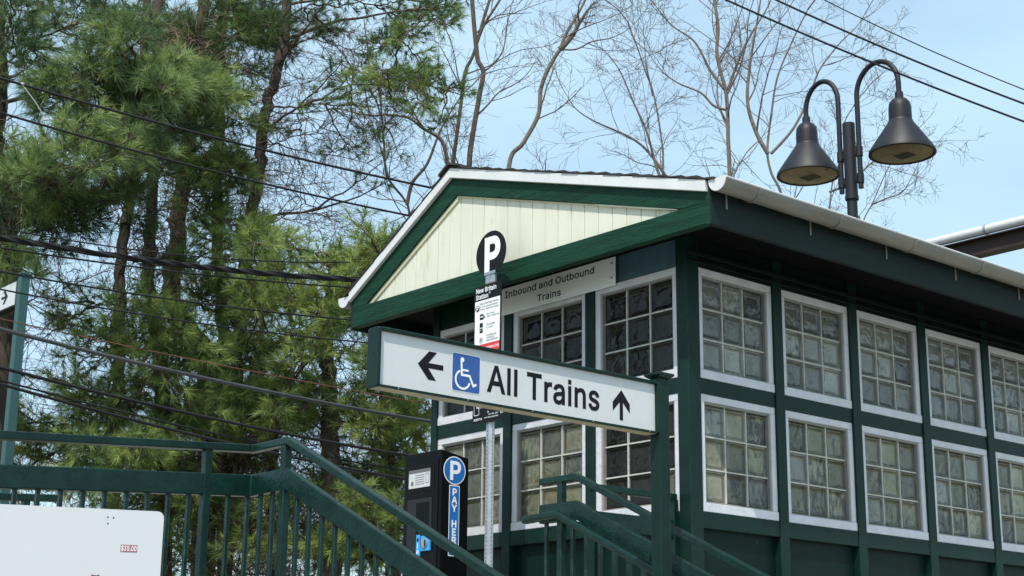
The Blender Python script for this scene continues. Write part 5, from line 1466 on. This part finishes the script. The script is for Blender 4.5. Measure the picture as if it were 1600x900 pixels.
pine('white pine third from the left, trunk wrapped in brown vine tangle', [(262, 770, YP - .8), (258, 660, YP - .8), (250, 560, YP - .8), (232, 440, YP - .8), (236, 330, YP - .8), (247, 100, YP - .8), (250, -60, YP - .8)], .105, .05,
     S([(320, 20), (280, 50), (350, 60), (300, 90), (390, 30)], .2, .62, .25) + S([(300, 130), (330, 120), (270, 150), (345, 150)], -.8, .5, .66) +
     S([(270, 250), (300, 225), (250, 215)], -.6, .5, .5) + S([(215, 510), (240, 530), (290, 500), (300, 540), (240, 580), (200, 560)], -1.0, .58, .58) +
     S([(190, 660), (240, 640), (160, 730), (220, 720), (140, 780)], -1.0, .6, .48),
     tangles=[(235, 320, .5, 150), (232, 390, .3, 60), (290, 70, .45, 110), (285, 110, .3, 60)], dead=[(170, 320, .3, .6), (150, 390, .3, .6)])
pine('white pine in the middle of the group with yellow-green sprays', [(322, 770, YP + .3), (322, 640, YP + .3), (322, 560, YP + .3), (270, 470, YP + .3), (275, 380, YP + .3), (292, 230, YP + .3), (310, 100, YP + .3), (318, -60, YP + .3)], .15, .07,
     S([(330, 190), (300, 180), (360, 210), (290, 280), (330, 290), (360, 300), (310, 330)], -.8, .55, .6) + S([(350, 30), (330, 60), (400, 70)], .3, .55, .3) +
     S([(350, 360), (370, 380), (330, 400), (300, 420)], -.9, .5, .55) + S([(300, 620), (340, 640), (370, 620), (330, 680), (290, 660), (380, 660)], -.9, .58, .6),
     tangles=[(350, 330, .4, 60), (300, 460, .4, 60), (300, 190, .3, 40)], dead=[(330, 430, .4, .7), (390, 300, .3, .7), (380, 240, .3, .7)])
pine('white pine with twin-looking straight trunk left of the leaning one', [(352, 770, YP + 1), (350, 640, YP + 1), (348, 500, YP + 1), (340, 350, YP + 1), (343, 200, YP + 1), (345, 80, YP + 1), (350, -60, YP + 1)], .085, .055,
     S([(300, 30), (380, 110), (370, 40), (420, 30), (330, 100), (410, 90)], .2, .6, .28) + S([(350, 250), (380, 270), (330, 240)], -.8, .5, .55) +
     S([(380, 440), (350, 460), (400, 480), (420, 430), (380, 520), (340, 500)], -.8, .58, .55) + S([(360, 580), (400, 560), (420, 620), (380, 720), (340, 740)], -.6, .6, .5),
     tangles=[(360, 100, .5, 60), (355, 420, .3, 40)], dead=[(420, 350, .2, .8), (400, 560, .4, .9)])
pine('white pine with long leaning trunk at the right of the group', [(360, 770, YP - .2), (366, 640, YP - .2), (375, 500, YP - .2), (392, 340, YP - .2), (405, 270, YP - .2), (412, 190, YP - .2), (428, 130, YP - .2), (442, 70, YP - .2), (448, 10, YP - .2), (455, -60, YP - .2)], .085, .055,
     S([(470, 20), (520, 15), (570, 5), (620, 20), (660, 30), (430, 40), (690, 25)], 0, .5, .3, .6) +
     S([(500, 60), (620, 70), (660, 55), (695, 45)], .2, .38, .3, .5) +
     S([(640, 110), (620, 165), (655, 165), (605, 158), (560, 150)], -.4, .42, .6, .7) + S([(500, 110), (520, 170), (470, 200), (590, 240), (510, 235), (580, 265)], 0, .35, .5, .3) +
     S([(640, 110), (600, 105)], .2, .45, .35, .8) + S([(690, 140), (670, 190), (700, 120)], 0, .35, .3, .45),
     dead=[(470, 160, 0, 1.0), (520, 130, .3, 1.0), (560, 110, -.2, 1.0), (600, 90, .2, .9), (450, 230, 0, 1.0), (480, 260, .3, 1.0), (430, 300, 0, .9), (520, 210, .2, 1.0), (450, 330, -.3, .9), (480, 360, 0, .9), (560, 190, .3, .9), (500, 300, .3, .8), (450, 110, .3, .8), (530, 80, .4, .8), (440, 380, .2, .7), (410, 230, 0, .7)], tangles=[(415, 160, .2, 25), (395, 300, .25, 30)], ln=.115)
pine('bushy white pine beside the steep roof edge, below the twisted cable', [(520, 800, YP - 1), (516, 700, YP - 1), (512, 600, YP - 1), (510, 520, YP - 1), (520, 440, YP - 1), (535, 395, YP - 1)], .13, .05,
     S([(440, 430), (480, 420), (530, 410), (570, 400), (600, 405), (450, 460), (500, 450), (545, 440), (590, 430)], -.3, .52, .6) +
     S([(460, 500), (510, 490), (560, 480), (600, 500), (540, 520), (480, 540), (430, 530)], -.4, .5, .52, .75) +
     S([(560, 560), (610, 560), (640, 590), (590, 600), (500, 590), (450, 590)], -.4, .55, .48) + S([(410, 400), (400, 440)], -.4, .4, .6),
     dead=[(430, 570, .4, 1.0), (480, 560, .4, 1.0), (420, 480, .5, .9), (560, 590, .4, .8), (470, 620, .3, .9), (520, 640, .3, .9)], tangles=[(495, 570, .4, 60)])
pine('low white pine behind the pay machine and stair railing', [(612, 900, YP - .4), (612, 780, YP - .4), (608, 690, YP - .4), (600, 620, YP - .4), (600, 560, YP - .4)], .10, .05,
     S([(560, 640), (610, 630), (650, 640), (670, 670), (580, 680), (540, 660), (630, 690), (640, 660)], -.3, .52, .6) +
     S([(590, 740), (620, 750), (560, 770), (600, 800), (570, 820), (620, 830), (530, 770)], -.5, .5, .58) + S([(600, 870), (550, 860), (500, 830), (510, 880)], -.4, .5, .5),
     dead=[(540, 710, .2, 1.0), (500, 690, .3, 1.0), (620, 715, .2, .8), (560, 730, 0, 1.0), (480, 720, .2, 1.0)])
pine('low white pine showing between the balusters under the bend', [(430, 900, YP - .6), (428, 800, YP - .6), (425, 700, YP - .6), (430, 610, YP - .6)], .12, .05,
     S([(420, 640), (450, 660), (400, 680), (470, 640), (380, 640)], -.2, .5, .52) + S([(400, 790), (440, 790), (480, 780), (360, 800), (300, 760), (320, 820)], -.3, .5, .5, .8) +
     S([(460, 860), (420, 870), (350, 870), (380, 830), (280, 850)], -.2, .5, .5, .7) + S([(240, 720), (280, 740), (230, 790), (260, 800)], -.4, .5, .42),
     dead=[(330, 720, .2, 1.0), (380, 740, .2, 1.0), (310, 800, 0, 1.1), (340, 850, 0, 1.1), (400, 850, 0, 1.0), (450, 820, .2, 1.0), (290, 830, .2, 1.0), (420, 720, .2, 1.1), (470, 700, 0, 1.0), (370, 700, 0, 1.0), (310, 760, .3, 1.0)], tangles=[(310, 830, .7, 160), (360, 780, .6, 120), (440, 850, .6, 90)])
# low growth far behind, down to the ground

t = thing('undergrowth', 'dense brown and green undergrowth filling the slope behind the railings', 'undergrowth', (-3.0, 19.5, 0), frame='xyz')
ug, un = Wood(), Needles()
for k in range(420):
    px, py = NR.uniform(-120, 680), NR.uniform(640, 1080)
    if px < 60 and py < 700: continue
    p = np.array(at(px, py, NR.uniform(18.6, 21.0)))
    d = rnd(); d[2] = abs(d[2]) * .8
    grow(ug, p - d * .4, d, NR.uniform(.5, 1.3), .007, 2, .0, .16, 4, .95, .003)
for k in range(3600):
    px, py = NR.uniform(-120, 680), NR.uniform(720, 1150)
    c = np.array(at(px, py, NR.uniform(18.4, 21.5))); un.tuft(c, rnd() * .7 + np.array([0, -.3, .5]), NR.uniform(.05, .7), .12)
ug.build('brush', DEADW, t, (-3.0, 19.5, 0)); un.build('greenery', NEEDLE, t, (-3.0, 19.5, 0), 16, .007)
for o in t.children: o['kind'] = 'stuff'
t['kind'] = 'stuff'
